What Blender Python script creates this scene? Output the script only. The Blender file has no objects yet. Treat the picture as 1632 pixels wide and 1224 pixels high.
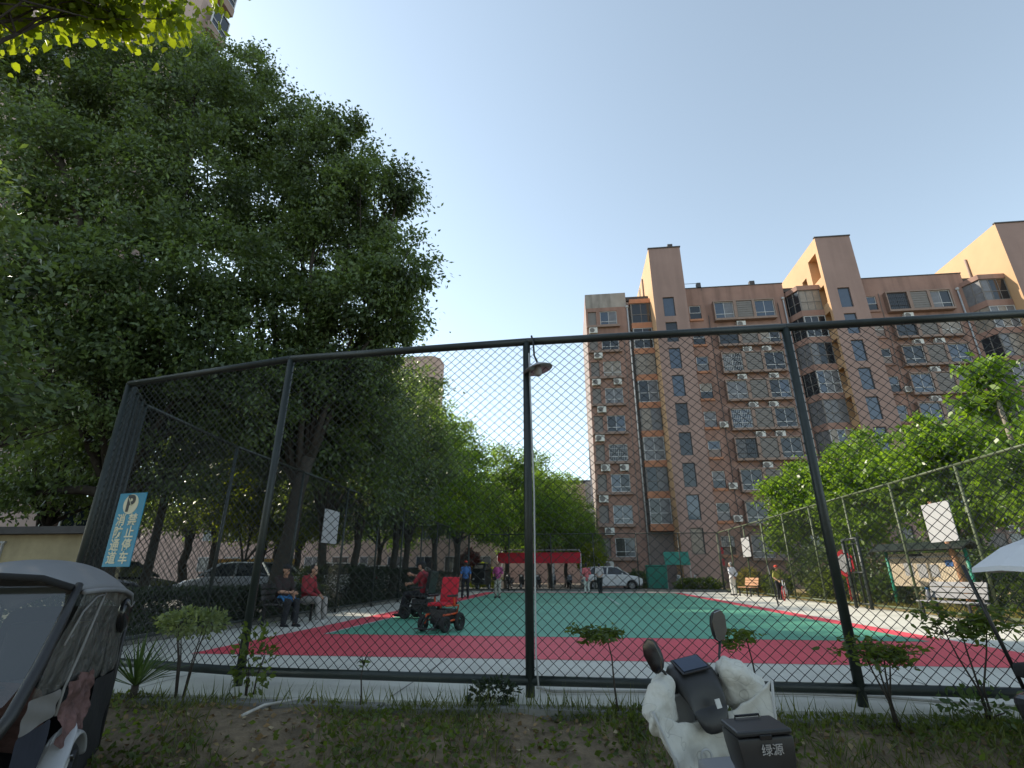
import bpy, bmesh, math, random
import numpy as np
from mathutils import Vector, Matrix, Euler

# ------------------------------------------------------------------ camera, sky, sun, exposure
scene = bpy.context.scene
col = scene.collection
rad = math.radians
CAM_H = 1.05                      # camera height above the court slab (z = 0)
F_PX, PITCH, YAW = 811.6, math.atan(303 / 811.6), rad(6.4)
cam_d = bpy.data.cameras.new('camera'); cam = bpy.data.objects.new('camera', cam_d); col.objects.link(cam)
cam.location = (0, 0, CAM_H); cam.rotation_euler = (math.pi / 2 + PITCH, 0, YAW)
cam_d.sensor_width = 36; cam_d.lens = 36 * F_PX / 1632; cam_d.clip_start = 0.05; cam_d.clip_end = 2000
scene.camera = cam
SUN_EL, SUN_AZ = rad(35), rad(-69)          # azimuth from +Y, negative is to the left
SUN_DIR = Vector((math.sin(SUN_AZ) * math.cos(SUN_EL), math.cos(SUN_AZ) * math.cos(SUN_EL), math.sin(SUN_EL)))
world = bpy.data.worlds.new('World'); scene.world = world; world.use_nodes = True
wn = world.node_tree.nodes; wl = world.node_tree.links
bg = wn['Background']; sky = wn.new('ShaderNodeTexSky'); sky.sky_type = 'NISHITA'; sky.sun_disc = False
sky.sun_elevation = SUN_EL; sky.sun_rotation = SUN_AZ; sky.altitude = 30
sky.air_density = 1.0; sky.dust_density = 0.35; sky.ozone_density = 1.0
hsv = wn.new('ShaderNodeHueSaturation'); hsv.inputs['Saturation'].default_value = 0.58     # a hazy, paler blue all over
wl.new(sky.outputs[0], hsv.inputs['Color']); wb = wn.new('ShaderNodeMix'); wb.data_type = 'RGBA'; wb.blend_type = 'MULTIPLY'; wb.inputs[0].default_value = 1.0; wb.inputs[7].default_value = (0.93, 1.02, 1.0, 1)   # white balance
wl.new(hsv.outputs[0], wb.inputs[6]); wl.new(wb.outputs[2], bg.inputs[0]); bg.inputs[1].default_value = 0.15
sun_d = bpy.data.lights.new('sun', 'SUN'); sun = bpy.data.objects.new('sun', sun_d); col.objects.link(sun)
sun_d.energy = 3.6; sun_d.angle = rad(0.55); sun_d.color = (1.0, 0.90, 0.74)
sun.rotation_euler = SUN_DIR.to_track_quat('Z', 'Y').to_euler()
vs = scene.view_settings
vs.view_transform = 'Standard'; vs.look = 'None'; vs.exposure = 0.95; vs.gamma = 1.0; vs.use_curve_mapping = False

# ------------------------------------------------------------------ pixel helper: a pixel gives a direction, a plane gives the distance
CP, SP, CA, SA = math.cos(PITCH), math.sin(PITCH), math.cos(YAW), math.sin(YAW)
def ray(x, y):
    u = (x - 816) / F_PX; v = -(y - 612) / F_PX
    X, Y, Z = u, CP - v * SP, SP + v * CP
    return Vector((X * CA - Y * SA, X * SA + Y * CA, Z))
def on_ground(x, y, z=0.0):
    r = ray(x, y); t = (z - CAM_H) / r.z; return Vector((r.x * t, r.y * t, z))
def on_v(x, y, V):
    r = ray(x, y); t = V / r.y; return Vector((r.x * t, V, r.z * t + CAM_H))
def on_u(x, y, U):
    r = ray(x, y); t = U / r.x; return Vector((U, r.y * t, r.z * t + CAM_H))
def at_depth(x, y, d):
    return ray(x, y) * d + Vector((0, 0, CAM_H))

# ------------------------------------------------------------------ materials
M = {}
def pm(name, c, rough=0.6, metal=0.0, var=0.12, scale=3.0, bump=0.0, bscale=40.0, spec=0.5, alpha=None, trans=0.0, stain=None, coat=0.0):
    m = bpy.data.materials.new(name); m.use_nodes = True; M[name] = m
    nt = m.node_tree; N = nt.nodes; L = nt.links; b = N['Principled BSDF']
    b.inputs['Roughness'].default_value = rough; b.inputs['Metallic'].default_value = metal
    b.inputs['Specular IOR Level'].default_value = spec
    if coat: b.inputs['Coat Weight'].default_value = coat
    if trans: b.inputs['Transmission Weight'].default_value = trans
    if alpha is not None: b.inputs['Alpha'].default_value = alpha
    tc = N.new('ShaderNodeTexCoord')
    if var > 0:
        n1 = N.new('ShaderNodeTexNoise'); n1.inputs['Scale'].default_value = scale; n1.inputs['Detail'].default_value = 6; n1.inputs['Roughness'].default_value = 0.65
        L.new(tc.outputs['Object'], n1.inputs['Vector'])
        r = N.new('ShaderNodeValToRGB'); r.color_ramp.elements[0].position = 0.3; r.color_ramp.elements[1].position = 0.7
        r.color_ramp.elements[0].color = tuple(x * (1 - var) for x in c) + (1,)
        r.color_ramp.elements[1].color = tuple(min(1, x * (1 + var)) for x in c) + (1,)
        L.new(n1.outputs['Fac'], r.inputs[0]); out = r.outputs[0]
        if stain:                                    # streaks or blotches of dirt with a shape of their own
            sc_, amt, sv = stain
            mp = N.new('ShaderNodeMapping'); mp.inputs['Scale'].default_value = sv; L.new(tc.outputs['Object'], mp.inputs[0])
            n2 = N.new('ShaderNodeTexNoise'); n2.inputs['Scale'].default_value = sc_; n2.inputs['Detail'].default_value = 8
            L.new(mp.outputs[0], n2.inputs['Vector'])
            r2 = N.new('ShaderNodeValToRGB'); r2.color_ramp.elements[0].position = 0.45; r2.color_ramp.elements[1].position = 0.75
            L.new(n2.outputs['Fac'], r2.inputs[0])
            ml = N.new('ShaderNodeMath'); ml.operation = 'MULTIPLY'; ml.inputs[1].default_value = amt; L.new(r2.outputs[0], ml.inputs[0])
            mx = N.new('ShaderNodeMix'); mx.data_type = 'RGBA'; L.new(ml.outputs[0], mx.inputs[0]); L.new(out, mx.inputs[6])
            mx.inputs[7].default_value = (c[0] * 0.3, c[1] * 0.29, c[2] * 0.28, 1); out = mx.outputs[2]
        L.new(out, b.inputs['Base Color'])
    else:
        b.inputs['Base Color'].default_value = tuple(c) + (1,)
    if bump > 0:
        nb = N.new('ShaderNodeTexNoise'); nb.inputs['Scale'].default_value = bscale; nb.inputs['Detail'].default_value = 5
        L.new(tc.outputs['Object'], nb.inputs['Vector'])
        bp = N.new('ShaderNodeBump'); bp.inputs['Strength'].default_value = bump; bp.inputs['Distance'].default_value = 0.02
        L.new(nb.outputs['Fac'], bp.inputs['Height']); L.new(bp.outputs[0], b.inputs['Normal'])
    return m
def leafmat(name, c, c2, trans=0.45, rough=0.45, tcol=None, nscale=0.6):
    m = bpy.data.materials.new(name); m.use_nodes = True; M[name] = m
    nt = m.node_tree; N = nt.nodes; L = nt.links; b = N['Principled BSDF']; out = N['Material Output']
    g = N.new('ShaderNodeNewGeometry'); tc = N.new('ShaderNodeTexCoord')
    n1 = N.new('ShaderNodeTexNoise'); n1.inputs['Scale'].default_value = nscale; n1.inputs['Detail'].default_value = 3
    L.new(tc.outputs['Object'], n1.inputs['Vector'])
    ad = N.new('ShaderNodeMath'); ad.operation = 'MULTIPLY_ADD'; ad.inputs[1].default_value = 0.5
    L.new(g.outputs['Random Per Island'], ad.inputs[0])
    ml = N.new('ShaderNodeMath'); ml.operation = 'MULTIPLY_ADD'; ml.inputs[1].default_value = 1.6; ml.inputs[2].default_value = -0.55
    L.new(n1.outputs['Fac'], ml.inputs[0]); L.new(ml.outputs[0], ad.inputs[2])
    r = N.new('ShaderNodeValToRGB'); r.color_ramp.elements[0].position = 0.05; r.color_ramp.elements[1].position = 0.95
    r.color_ramp.elements[0].color = tuple(c) + (1,); r.color_ramp.elements[1].color = tuple(c2) + (1,)
    L.new(ad.outputs[0], r.inputs[0]); L.new(r.outputs[0], b.inputs['Base Color'])
    b.inputs['Roughness'].default_value = rough; b.inputs['Specular IOR Level'].default_value = 0.4
    t = N.new('ShaderNodeBsdfTranslucent')
    hs = N.new('ShaderNodeMix'); hs.data_type = 'RGBA'; hs.blend_type = 'MULTIPLY'; hs.inputs[0].default_value = 1.0
    L.new(r.outputs[0], hs.inputs[6]); hs.inputs[7].default_value = tuple(tcol or (2.6, 2.6, 0.9)) + (1,)
    L.new(hs.outputs[2], t.inputs['Color'])
    mx = N.new('ShaderNodeMixShader'); mx.inputs[0].default_value = trans
    L.new(b.outputs[0], mx.inputs[1]); L.new(t.outputs[0], mx.inputs[2]); L.new(mx.outputs[0], out.inputs['Surface'])
    return m
def filmmat(name, tint, gloss=0.10, op=0.25, crinkle=0.0):
    """clear plastic film: mostly see-through, with a reflection and a little milkiness"""
    m = bpy.data.materials.new(name); m.use_nodes = True; M[name] = m
    nt = m.node_tree; N = nt.nodes; L = nt.links; out = N['Material Output']; N.remove(N['Principled BSDF'])
    t = N.new('ShaderNodeBsdfTransparent'); t.inputs[0].default_value = (0.9, 0.92, 0.9, 1)
    d = N.new('ShaderNodeBsdfDiffuse'); d.inputs[0].default_value = tuple(tint) + (1,)
    g = N.new('ShaderNodeBsdfGlossy'); g.inputs['Roughness'].default_value = 0.10
    if crinkle:
        tc = N.new('ShaderNodeTexCoord'); nb = N.new('ShaderNodeTexNoise'); nb.inputs['Scale'].default_value = 7; nb.inputs['Detail'].default_value = 3; L.new(tc.outputs['Object'], nb.inputs['Vector'])
        bp = N.new('ShaderNodeBump'); bp.inputs['Strength'].default_value = 1.0; bp.inputs['Distance'].default_value = crinkle; L.new(nb.outputs['Fac'], bp.inputs['Height']); L.new(bp.outputs[0], g.inputs['Normal']); L.new(bp.outputs[0], d.inputs['Normal'])
    a = N.new('ShaderNodeMixShader'); a.inputs[0].default_value = op; L.new(t.outputs[0], a.inputs[1]); L.new(d.outputs[0], a.inputs[2])
    f = N.new('ShaderNodeLayerWeight'); f.inputs[0].default_value = 0.35
    mm = N.new('ShaderNodeMath'); mm.operation = 'MULTIPLY_ADD'; mm.inputs[1].default_value = 1.6 * gloss; mm.inputs[2].default_value = gloss; L.new(f.outputs['Fresnel'], mm.inputs[0])
    b = N.new('ShaderNodeMixShader'); L.new(mm.outputs[0], b.inputs[0]); L.new(a.outputs[0], b.inputs[1]); L.new(g.outputs[0], b.inputs[2])
    L.new(b.outputs[0], out.inputs['Surface']); return m

pm('facade', (0.315, 0.19, 0.15), 0.85, var=0.14, scale=0.5, bump=0.15, stain=(1.4, 0.5, (1, 1, 0.10)))
pm('facade_grey', (0.34, 0.31, 0.28), 0.9, var=0.15, scale=0.7, stain=(1.8, 0.8, (1, 1, 0.12)))
pm('facade_tower', (0.315, 0.21, 0.178), 0.85, var=0.08, scale=0.4, bump=0.1, stain=(1.2, 0.25, (1, 1, 0.1)))
pm('facade_sunlit', (0.50, 0.31, 0.17), 0.85, var=0.06, scale=0.4)  # lighter, warmer copy of the tower paint: sunlight put into the colour
pm('orange_paint', (0.46, 0.21, 0.12), 0.8, var=0.12, scale=1.0, stain=(1.5, 0.3, (1, 1, 0.3)))
pm('panel_grey', (0.27, 0.22, 0.20), 0.8, var=0.12, scale=0.8)
pm('louvre', (0.19, 0.175, 0.165), 0.7, var=0.1)
pm('sill', (0.27, 0.19, 0.155), 0.8, var=0.1)
pm('frame_white', (0.52, 0.52, 0.52), 0.5, var=0.05)
pm('frame_dark', (0.06, 0.06, 0.065), 0.5, var=0.05)
pm('glass_dark', (0.020, 0.024, 0.030), 0.08, var=0.3, scale=0.7, spec=0.6)
pm('glass_sky', (0.045, 0.065, 0.10), 0.12, var=0.3, scale=0.6, spec=0.8)  # blue sky reflection is tinted into the pane's base colour
pm('glass_curtain', (0.15, 0.15, 0.16), 0.3, var=0.3, scale=2.0)
pm('glass_beige', (0.26, 0.22, 0.18), 0.35, var=0.3, scale=2.0)
pm('ac_white', (0.62, 0.61, 0.57), 0.6, var=0.08, scale=2)
pm('pipe_grey', (0.42, 0.42, 0.42), 0.6, var=0.1)
pm('tower_pink', (0.42, 0.31, 0.27), 0.85, var=0.06, scale=0.3, bump=0.05)
pm('pink_wall', (0.50, 0.36, 0.30), 0.85, var=0.1, scale=0.4)
pm('roof_dark', (0.07, 0.065, 0.065), 0.8, var=0.2)
pm('beige_wall', (0.40, 0.33, 0.20), 0.85, var=0.15, stain=(1.0, 0.4, (1, 1, 0.3)))
pm('yellow_wall', (0.60, 0.36, 0.08), 0.8, var=0.15)
pm('court_grey', (0.56, 0.545, 0.48), 0.75, var=0.07, scale=1.5, bump=0.1, bscale=120, stain=(0.6, 0.4, (1, 1, 1)))
pm('court_red', (0.66, 0.07, 0.10), 0.62, var=0.07, scale=1.2, bump=0.08, bscale=150, stain=(0.35, 0.34, (1, 1, 1)))
pm('court_green', (0.10, 0.335, 0.225), 0.6, var=0.09, scale=0.8, bump=0.08, bscale=150, stain=(0.3, 0.36, (1, 1, 1)))
pm('line_white', (0.45, 0.50, 0.47), 0.7, var=0.2, scale=6)
pm('concrete', (0.20, 0.195, 0.18), 0.85, var=0.2, scale=4, bump=0.3, bscale=60, stain=(2.0, 0.5, (1, 1, 1)))
pm('asphalt', (0.06, 0.06, 0.06), 0.9, var=0.2, scale=2, bump=0.2, bscale=90)
pm('earth', (0.15, 0.112, 0.072), 0.95, var=0.45, scale=6, bump=0.8, bscale=30)
pm('sandy', (0.30, 0.22, 0.10), 0.95, var=0.35, scale=3, bump=0.5, bscale=20)
pm('fence_green', (0.018, 0.025, 0.022), 0.45, var=0.25, scale=6, bump=0.1, stain=(6, 0.3, (1, 1, 0.4)))
pm('fence_wire', (0.012, 0.016, 0.015), 0.6, var=0.0)
pm('fence_sunlit', (0.075, 0.095, 0.045), 0.55, var=0.2, scale=6)  # the fence green with sunlight mixed into the colour, for the right fence
pm('bark', (0.045, 0.036, 0.028), 0.95, var=0.4, scale=8, bump=0.9, bscale=22)
pm('bark_pale', (0.20, 0.17, 0.13), 0.9, var=0.3, scale=6, bump=0.5, bscale=22)
pm('black_plastic', (0.018, 0.018, 0.020), 0.45, var=0.15, scale=6, bump=0.03)
pm('black_gloss', (0.012, 0.012, 0.014), 0.2, var=0.1)
pm('navy_cloth', (0.022, 0.026, 0.042), 0.85, var=0.15, scale=5, bump=0.2, bscale=15)
pm('black_cloth', (0.012, 0.012, 0.013), 0.9, var=0.2, scale=5, bump=0.3, bscale=12)
pm('grey_canopy', (0.21, 0.21, 0.22), 0.6, var=0.10, scale=3, bump=0.12, bscale=6, stain=(3, 0.3, (1, 1, 1)))
pm('grey_band', (0.20, 0.19, 0.18), 0.7, var=0.1, scale=4)
pm('silver', (0.40, 0.40, 0.41), 0.35, metal=0.25, var=0.05)
pm('chrome', (0.6, 0.6, 0.6), 0.12, metal=1.0, var=0.0)
pm('rubber', (0.015, 0.015, 0.015), 0.85, var=0.2, bump=0.2)
pm('quilt_brown', (0.13, 0.07, 0.065), 0.9, var=0.5, scale=9, bump=0.5, bscale=7)
pm('white_paint', (0.72, 0.72, 0.72), 0.35, var=0.03, coat=0.4)
pm('silver_paint', (0.38, 0.39, 0.41), 0.3, metal=0.5, var=0.03, coat=0.4)
pm('dark_paint', (0.03, 0.03, 0.035), 0.25, var=0.05, coat=0.5)
pm('mirror_glass', (0.40, 0.40, 0.40), 0.06, metal=1.0, var=0.0)
pm('screen', (0.025, 0.04, 0.075), 0.18, var=0.1, spec=0.7)
pm('sign_blue', (0.010, 0.22, 0.36), 0.45, var=0.06, scale=4)
pm('sign_cream', (0.66, 0.61, 0.44), 0.5, var=0.04)
pm('sign_black', (0.02, 0.02, 0.02), 0.5, var=0.0)
pm('board_white', (0.38, 0.38, 0.39), 0.5, var=0.05, scale=3, stain=(2, 0.15, (1, 1, 1)))
pm('canopy_white', (0.60, 0.60, 0.62), 0.5, var=0.05, scale=3)
pm('board_beige', (0.56, 0.46, 0.33), 0.6, var=0.08)
pm('post_teal', (0.02, 0.26, 0.17), 0.45, var=0.12)
pm('red_paint', (0.45, 0.02, 0.03), 0.4, var=0.1)
pm('red_cloth', (0.50, 0.012, 0.03), 0.75, var=0.12, scale=3, bump=0.2, bscale=8)
pm('orange_metal', (0.50, 0.07, 0.015), 0.4, var=0.1)
pm('wood_plank', (0.42, 0.22, 0.12), 0.75, var=0.2, scale=5)
pm('plank_grey', (0.22, 0.22, 0.23), 0.75, var=0.15, scale=5)
pm('bin_green', (0.01, 0.17, 0.12), 0.5, var=0.1)
pm('yellow_paint', (0.55, 0.40, 0.02), 0.5, var=0.15, stain=(6, 0.4, (1, 1, 1)))
pm('hose_white', (0.45, 0.43, 0.40), 0.6, var=0.15, stain=(5, 0.4, (1, 1, 1)))
pm('leaf_litter', (0.20, 0.13, 0.06), 0.8, var=0.6, scale=4)
pm('leaf_litter_pale', (0.34, 0.27, 0.16), 0.8, var=0.4, scale=4)
pm('skin', (0.42, 0.23, 0.15), 0.55, var=0.06, scale=6)
pm('hair_black', (0.012, 0.011, 0.011), 0.6, var=0.2)
pm('hair_white', (0.50, 0.48, 0.45), 0.7, var=0.1)
for nm, c in dict(shirt_darkred=(0.24, 0.022, 0.03), shirt_black=(0.03, 0.018, 0.018), shirt_blue=(0.05, 0.13, 0.33), shirt_pink=(0.42, 0.07, 0.22), shirt_coral=(0.62, 0.15, 0.16),
                  shirt_pale=(0.50, 0.45, 0.46), shirt_white=(0.62, 0.62, 0.66), pants_black=(0.016, 0.016, 0.02), pants_grey=(0.30, 0.28, 0.26), pants_white=(0.60, 0.58, 0.55),
                  pants_pattern=(0.42, 0.38, 0.34), cloth_blue=(0.03, 0.16, 0.36), shirt_olive=(0.30, 0.28, 0.06), cap_red=(0.5, 0.05, 0.03)).items():
    pm(nm, c, 0.85, var=0.5 if 'pattern' in nm or 'pink' in nm else 0.15, scale=14 if 'pattern' in nm or 'pink' in nm else 5, bump=0.25, bscale=14)
leafmat('leaf_camphor', (0.030, 0.046, 0.026), (0.140, 0.195, 0.075), trans=0.32, rough=0.38)
leafmat('leaf_row', (0.045, 0.085, 0.020), (0.150, 0.230, 0.040), trans=0.45)
leafmat('leaf_yellow', (0.07, 0.10, 0.014), (0.19, 0.22, 0.02), trans=0.6, nscale=1.2)
leafmat('leaf_right', (0.055, 0.105, 0.020), (0.165, 0.250, 0.034), trans=0.42, rough=0.35)
leafmat('leaf_shrub', (0.03, 0.06, 0.02), (0.09, 0.13, 0.05), trans=0.3, nscale=4)
leafmat('leaf_pale', (0.07, 0.10, 0.04), (0.22, 0.25, 0.13), trans=0.3, nscale=6)
leafmat('leaf_sapling', (0.04, 0.06, 0.015), (0.11, 0.15, 0.03), trans=0.4, nscale=4)
leafmat('leaf_hedge', (0.012, 0.020, 0.012), (0.035, 0.055, 0.025), trans=0.2, nscale=2)
leafmat('leaf_red', (0.06, 0.012, 0.015), (0.14, 0.03, 0.03), trans=0.3, nscale=2)
leafmat('grass', (0.035, 0.055, 0.015), (0.13, 0.14, 0.045), trans=0.35, nscale=3)
leafmat('grass_dry', (0.10, 0.10, 0.03), (0.26, 0.22, 0.07), trans=0.35, nscale=3)
def quiltmat():
    m = pm('quilt_white', (0.52, 0.51, 0.47), 0.85, var=0.14, scale=7, bump=0.35, bscale=9)
    N = m.node_tree.nodes; L_ = m.node_tree.links; b = N['Principled BSDF']; src = b.inputs['Base Color'].links[0].from_socket
    tc = N.new('ShaderNodeTexCoord'); out = src
    for sc_, lo, w_, f_ in ((9, 0.54, 0.004, 0.35), (5, 0.60, 0.003, 0.35)):      # printed doodle lines: thin contours of two noises
        n_ = N.new('ShaderNodeTexNoise'); n_.inputs['Scale'].default_value = sc_; n_.inputs['Detail'].default_value = 1.0; L_.new(tc.outputs['Object'], n_.inputs['Vector'])
        s_ = N.new('ShaderNodeMath'); s_.operation = 'SUBTRACT'; s_.inputs[1].default_value = lo; L_.new(n_.outputs['Fac'], s_.inputs[0])
        b_ = N.new('ShaderNodeMath'); b_.operation = 'ABSOLUTE'; L_.new(s_.outputs[0], b_.inputs[0])
        r = N.new('ShaderNodeValToRGB'); r.color_ramp.elements[0].position = w_ * 0.6; r.color_ramp.elements[0].color = (0.14, 0.14, 0.15, 1); r.color_ramp.elements[1].position = w_ * 1.6; L_.new(b_.outputs[0], r.inputs[0])
        mx = N.new('ShaderNodeMix'); mx.data_type = 'RGBA'; mx.blend_type = 'MULTIPLY'; mx.inputs[0].default_value = f_; L_.new(out, mx.inputs[6]); L_.new(r.outputs[0], mx.inputs[7]); out = mx.outputs[2]
    L_.new(out, b.inputs['Base Color'])
quiltmat()
filmmat('clear_film', (0.36, 0.35, 0.32), 0.05, 0.24, 0.12)
filmmat('windshield', (0.16, 0.18, 0.15), 0.12, 0.10)

# ------------------------------------------------------------------ mesh helpers
class MB:
    """collects shapes; build() links them as ONE mesh object"""
    def __init__(s): s.v = []; s.f = []; s.mi = []; s.cm = 0
    def add(s, vs_, fs):
        o = len(s.v); s.v += [tuple(q) for q in vs_]; s.f += [tuple(i + o for i in t) for t in fs]; s.mi += [s.cm] * len(fs); return s
    def box(s, c, size, rot=None, taper=1.0):
        hx, hy, hz = size[0] / 2, size[1] / 2, size[2] / 2
        p = [Vector((x * hx * (taper if z > 0 else 1), y * hy * (taper if z > 0 else 1), z * hz)) for z in (-1, 1) for y in (-1, 1) for x in (-1, 1)]
        if rot is not None: R_ = rot if isinstance(rot, Matrix) else Euler(rot).to_matrix(); p = [R_ @ q for q in p]
        c = Vector(c); p = [q + c for q in p]
        return s.add(p, [(0, 2, 3, 1), (4, 5, 7, 6), (0, 1, 5, 4), (2, 6, 7, 3), (0, 4, 6, 2), (1, 3, 7, 5)])
    def b2(s, a, b):                                   # box from two corners
        return s.box([(a[i] + b[i]) / 2 for i in range(3)], [abs(b[i] - a[i]) for i in range(3)])
    def bar(s, a, b, w, h=None):
        a, b = Vector(a), Vector(b); d = b - a; h = h or w
        return s.box((a + b) / 2, (w, h, d.length), d.to_track_quat('Z', 'Y').to_matrix())
    def tube(s, pts, r, n=8, cap=True):
        pts = [Vector(q) for q in pts]; k = len(pts); rr = r if isinstance(r, (list, tuple)) else [r] * k
        vs_, fs = [], []; nrm = None
        for i, q in enumerate(pts):
            t = (pts[min(i + 1, k - 1)] - pts[max(i - 1, 0)])
            t = t.normalized() if t.length > 1e-9 else Vector((0, 0, 1))
            if nrm is None:
                nrm = t.orthogonal().normalized()
            else:
                nrm = (nrm - t * nrm.dot(t)); nrm = nrm.normalized() if nrm.length > 1e-6 else t.orthogonal().normalized()
            bn = t.cross(nrm)
            for j in range(n):
                an = 2 * math.pi * j / n; vs_.append(q + (nrm * math.cos(an) + bn * math.sin(an)) * rr[i])
        for i in range(k - 1):
            for j in range(n):
                a_, b_ = i * n + j, i * n + (j + 1) % n; fs.append((a_, b_, b_ + n, a_ + n))
        if cap: fs.append(tuple(range(n - 1, -1, -1))); fs.append(tuple((k - 1) * n + j for j in range(n)))
        return s.add(vs_, fs)
    def cap(s, a, ra, b, rb, n=10):                    # round-ended tapered limb, closed
        a, b = Vector(a), Vector(b); d = b - a; L_ = max(d.length, 1e-5); t = d / L_
        P, Rr = [], []
        for k in range(4): an = math.pi / 2 * (k + 0.35) / 4; P.append(a - t * ra * math.cos(an)); Rr.append(ra * math.sin(an))
        P.append(a); Rr.append(ra); P.append(b); Rr.append(rb)
        for k in range(3, -1, -1): an = math.pi / 2 * (k + 0.35) / 4; P.append(b + t * rb * math.cos(an)); Rr.append(rb * math.sin(an))
        return s.tube(P, Rr, n)
    def ell(s, c, r, n=12, m=8, rot=None):
        c = Vector(c); r = r if isinstance(r, (list, tuple)) else (r, r, r)
        R_ = Euler(rot).to_matrix() if rot is not None else Matrix.Identity(3)
        vs_ = [c + R_ @ Vector((0, 0, -r[2]))]; fs = []
        for i in range(1, m):
            th = math.pi * i / m - math.pi / 2
            for j in range(n):
                ph = 2 * math.pi * j / n; vs_.append(c + R_ @ Vector((r[0] * math.cos(th) * math.cos(ph), r[1] * math.cos(th) * math.sin(ph), r[2] * math.sin(th))))
        vs_.append(c + R_ @ Vector((0, 0, r[2]))); last = len(vs_) - 1
        for j in range(n): fs.append((0, 1 + (j + 1) % n, 1 + j))
        for i in range(m - 2):
            for j in range(n): a_ = 1 + i * n + j; b_ = 1 + i * n + (j + 1) % n; fs.append((a_, b_, b_ + n, a_ + n))
        o = 1 + (m - 2) * n
        for j in range(n): fs.append((o + j, o + (j + 1) % n, last))
        return s.add(vs_, fs)
    def prism(s, poly, axis, lo, hi):                  # 2D outline pushed along an axis ('x','y','z')
        def P(q, t): return {'x': (t, q[0], q[1]), 'y': (q[0], t, q[1]), 'z': (q[0], q[1], t)}[axis]
        n = len(poly); vs_ = [P(q, lo) for q in poly] + [P(q, hi) for q in poly]
        fs = [tuple(range(n - 1, -1, -1)), tuple(range(n, 2 * n))] + [(i, (i + 1) % n, (i + 1) % n + n, i + n) for i in range(n)]
        return s.add(vs_, fs)
    def loft(s, rings, close=True, cap=True):
        n = len(rings[0]); vs_ = [q for r in rings for q in r]; fs = []
        for i in range(len(rings) - 1):
            for j in range(n if close else n - 1): a_ = i * n + j; b_ = i * n + (j + 1) % n; fs.append((a_, b_, b_ + n, a_ + n))
        if cap and close: fs.append(tuple(range(n - 1, -1, -1))); fs.append(tuple((len(rings) - 1) * n + j for j in range(n)))
        return s.add(vs_, fs)
    def quad(s, a, b, c, d): return s.add([a, b, c, d], [(0, 1, 2, 3)])
    def torus(s, c, R_, r, axis='x', n=24, m=8, sq=1.0):
        pts = []
        for i in range(n):
            an = 2 * math.pi * i / n
            for j in range(m):
                b_ = 2 * math.pi * j / m; q = R_ + r * math.cos(b_); w = r * sq * math.sin(b_)
                x, y = q * math.cos(an), q * math.sin(an)
                pts.append({'x': (w, x, y), 'y': (x, w, y), 'z': (x, y, w)}[axis])
        c = Vector(c); fs = [(i * m + j, ((i + 1) % n) * m + j, ((i + 1) % n) * m + (j + 1) % m, i * m + (j + 1) % m) for i in range(n) for j in range(m)]
        return s.add([Vector(q) + c for q in pts], fs)
    def mesh(s, name, smooth=False, mats=()):
        me = bpy.data.meshes.new(name); me.from_pydata(s.v, [], s.f)
        for m_ in mats: me.materials.append(M[m_])
        if len(mats) > 1: me.polygons.foreach_set('material_index', s.mi)
        if smooth: me.polygons.foreach_set('use_smooth', [True] * len(me.polygons))
        bm = bmesh.new(); bm.from_mesh(me); bmesh.ops.recalc_face_normals(bm, faces=bm.faces); bm.to_mesh(me); bm.free()
        me.update(); return me
    def build(s, name, mat, parent=None, smooth=False, bevel=0.0, loc=None):
        mats = mat if isinstance(mat, (list, tuple)) else (mat,)
        me = s.mesh(name, smooth, mats)
        return link(name, me, parent, bevel, loc)
def link(name, me, parent=None, bevel=0.0, loc=None):
    o = bpy.data.objects.new(name, me); col.objects.link(o)
    if parent is not None: o.parent = parent
    if loc is not None: o.location = loc
    if bevel:
        md = o.modifiers.new('b', 'BEVEL'); md.width = bevel; md.segments = 2; md.limit_method = 'ANGLE'; md.angle_limit = rad(35)
    return o
def tag(o, label=None, cat=None, group=None, kind=None):
    if label: o['label'] = label
    if cat: o['category'] = cat
    if group: o['group'] = group
    if kind: o['kind'] = kind
    return o
def thing(name, label, cat, loc=(0, 0, 0), rz=0.0, group=None):
    o = bpy.data.objects.new(name, None); col.objects.link(o); o.location = loc; o.rotation_euler = (0, 0, rz); o.empty_display_size = 0.2
    return tag(o, label, cat, group)
def copy_tree(o, parent=None):
    c = o.copy(); col.objects.link(c); c.parent = parent
    for ch in list(o.children): copy_tree(ch, c)
    return c
def soft(o, lv=1):
    md = o.modifiers.new('s', 'SUBSURF'); md.levels = lv; md.render_levels = lv
    o.data.polygons.foreach_set('use_smooth', [True] * len(o.data.polygons)); return o
def text_mesh(name, body, size, mat, parent, loc, rot, depth=0.002, sx=1.0, bold=0.0):
    c = bpy.data.curves.new(name, 'FONT'); c.body = body; c.size = size; c.extrude = depth; c.align_x = 'CENTER'; c.align_y = 'CENTER'; c.resolution_u = 3; c.offset = bold
    t = bpy.data.objects.new(name, c); col.objects.link(t)
    me = bpy.data.meshes.new_from_object(t.evaluated_get(bpy.context.evaluated_depsgraph_get()))
    bpy.data.objects.remove(t); me.name = name; me.materials.clear(); me.materials.append(M[mat])
    o = link(name, me, parent); o.location = loc; o.rotation_euler = rot; o.scale = (sx, 1, 1); return o

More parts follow.
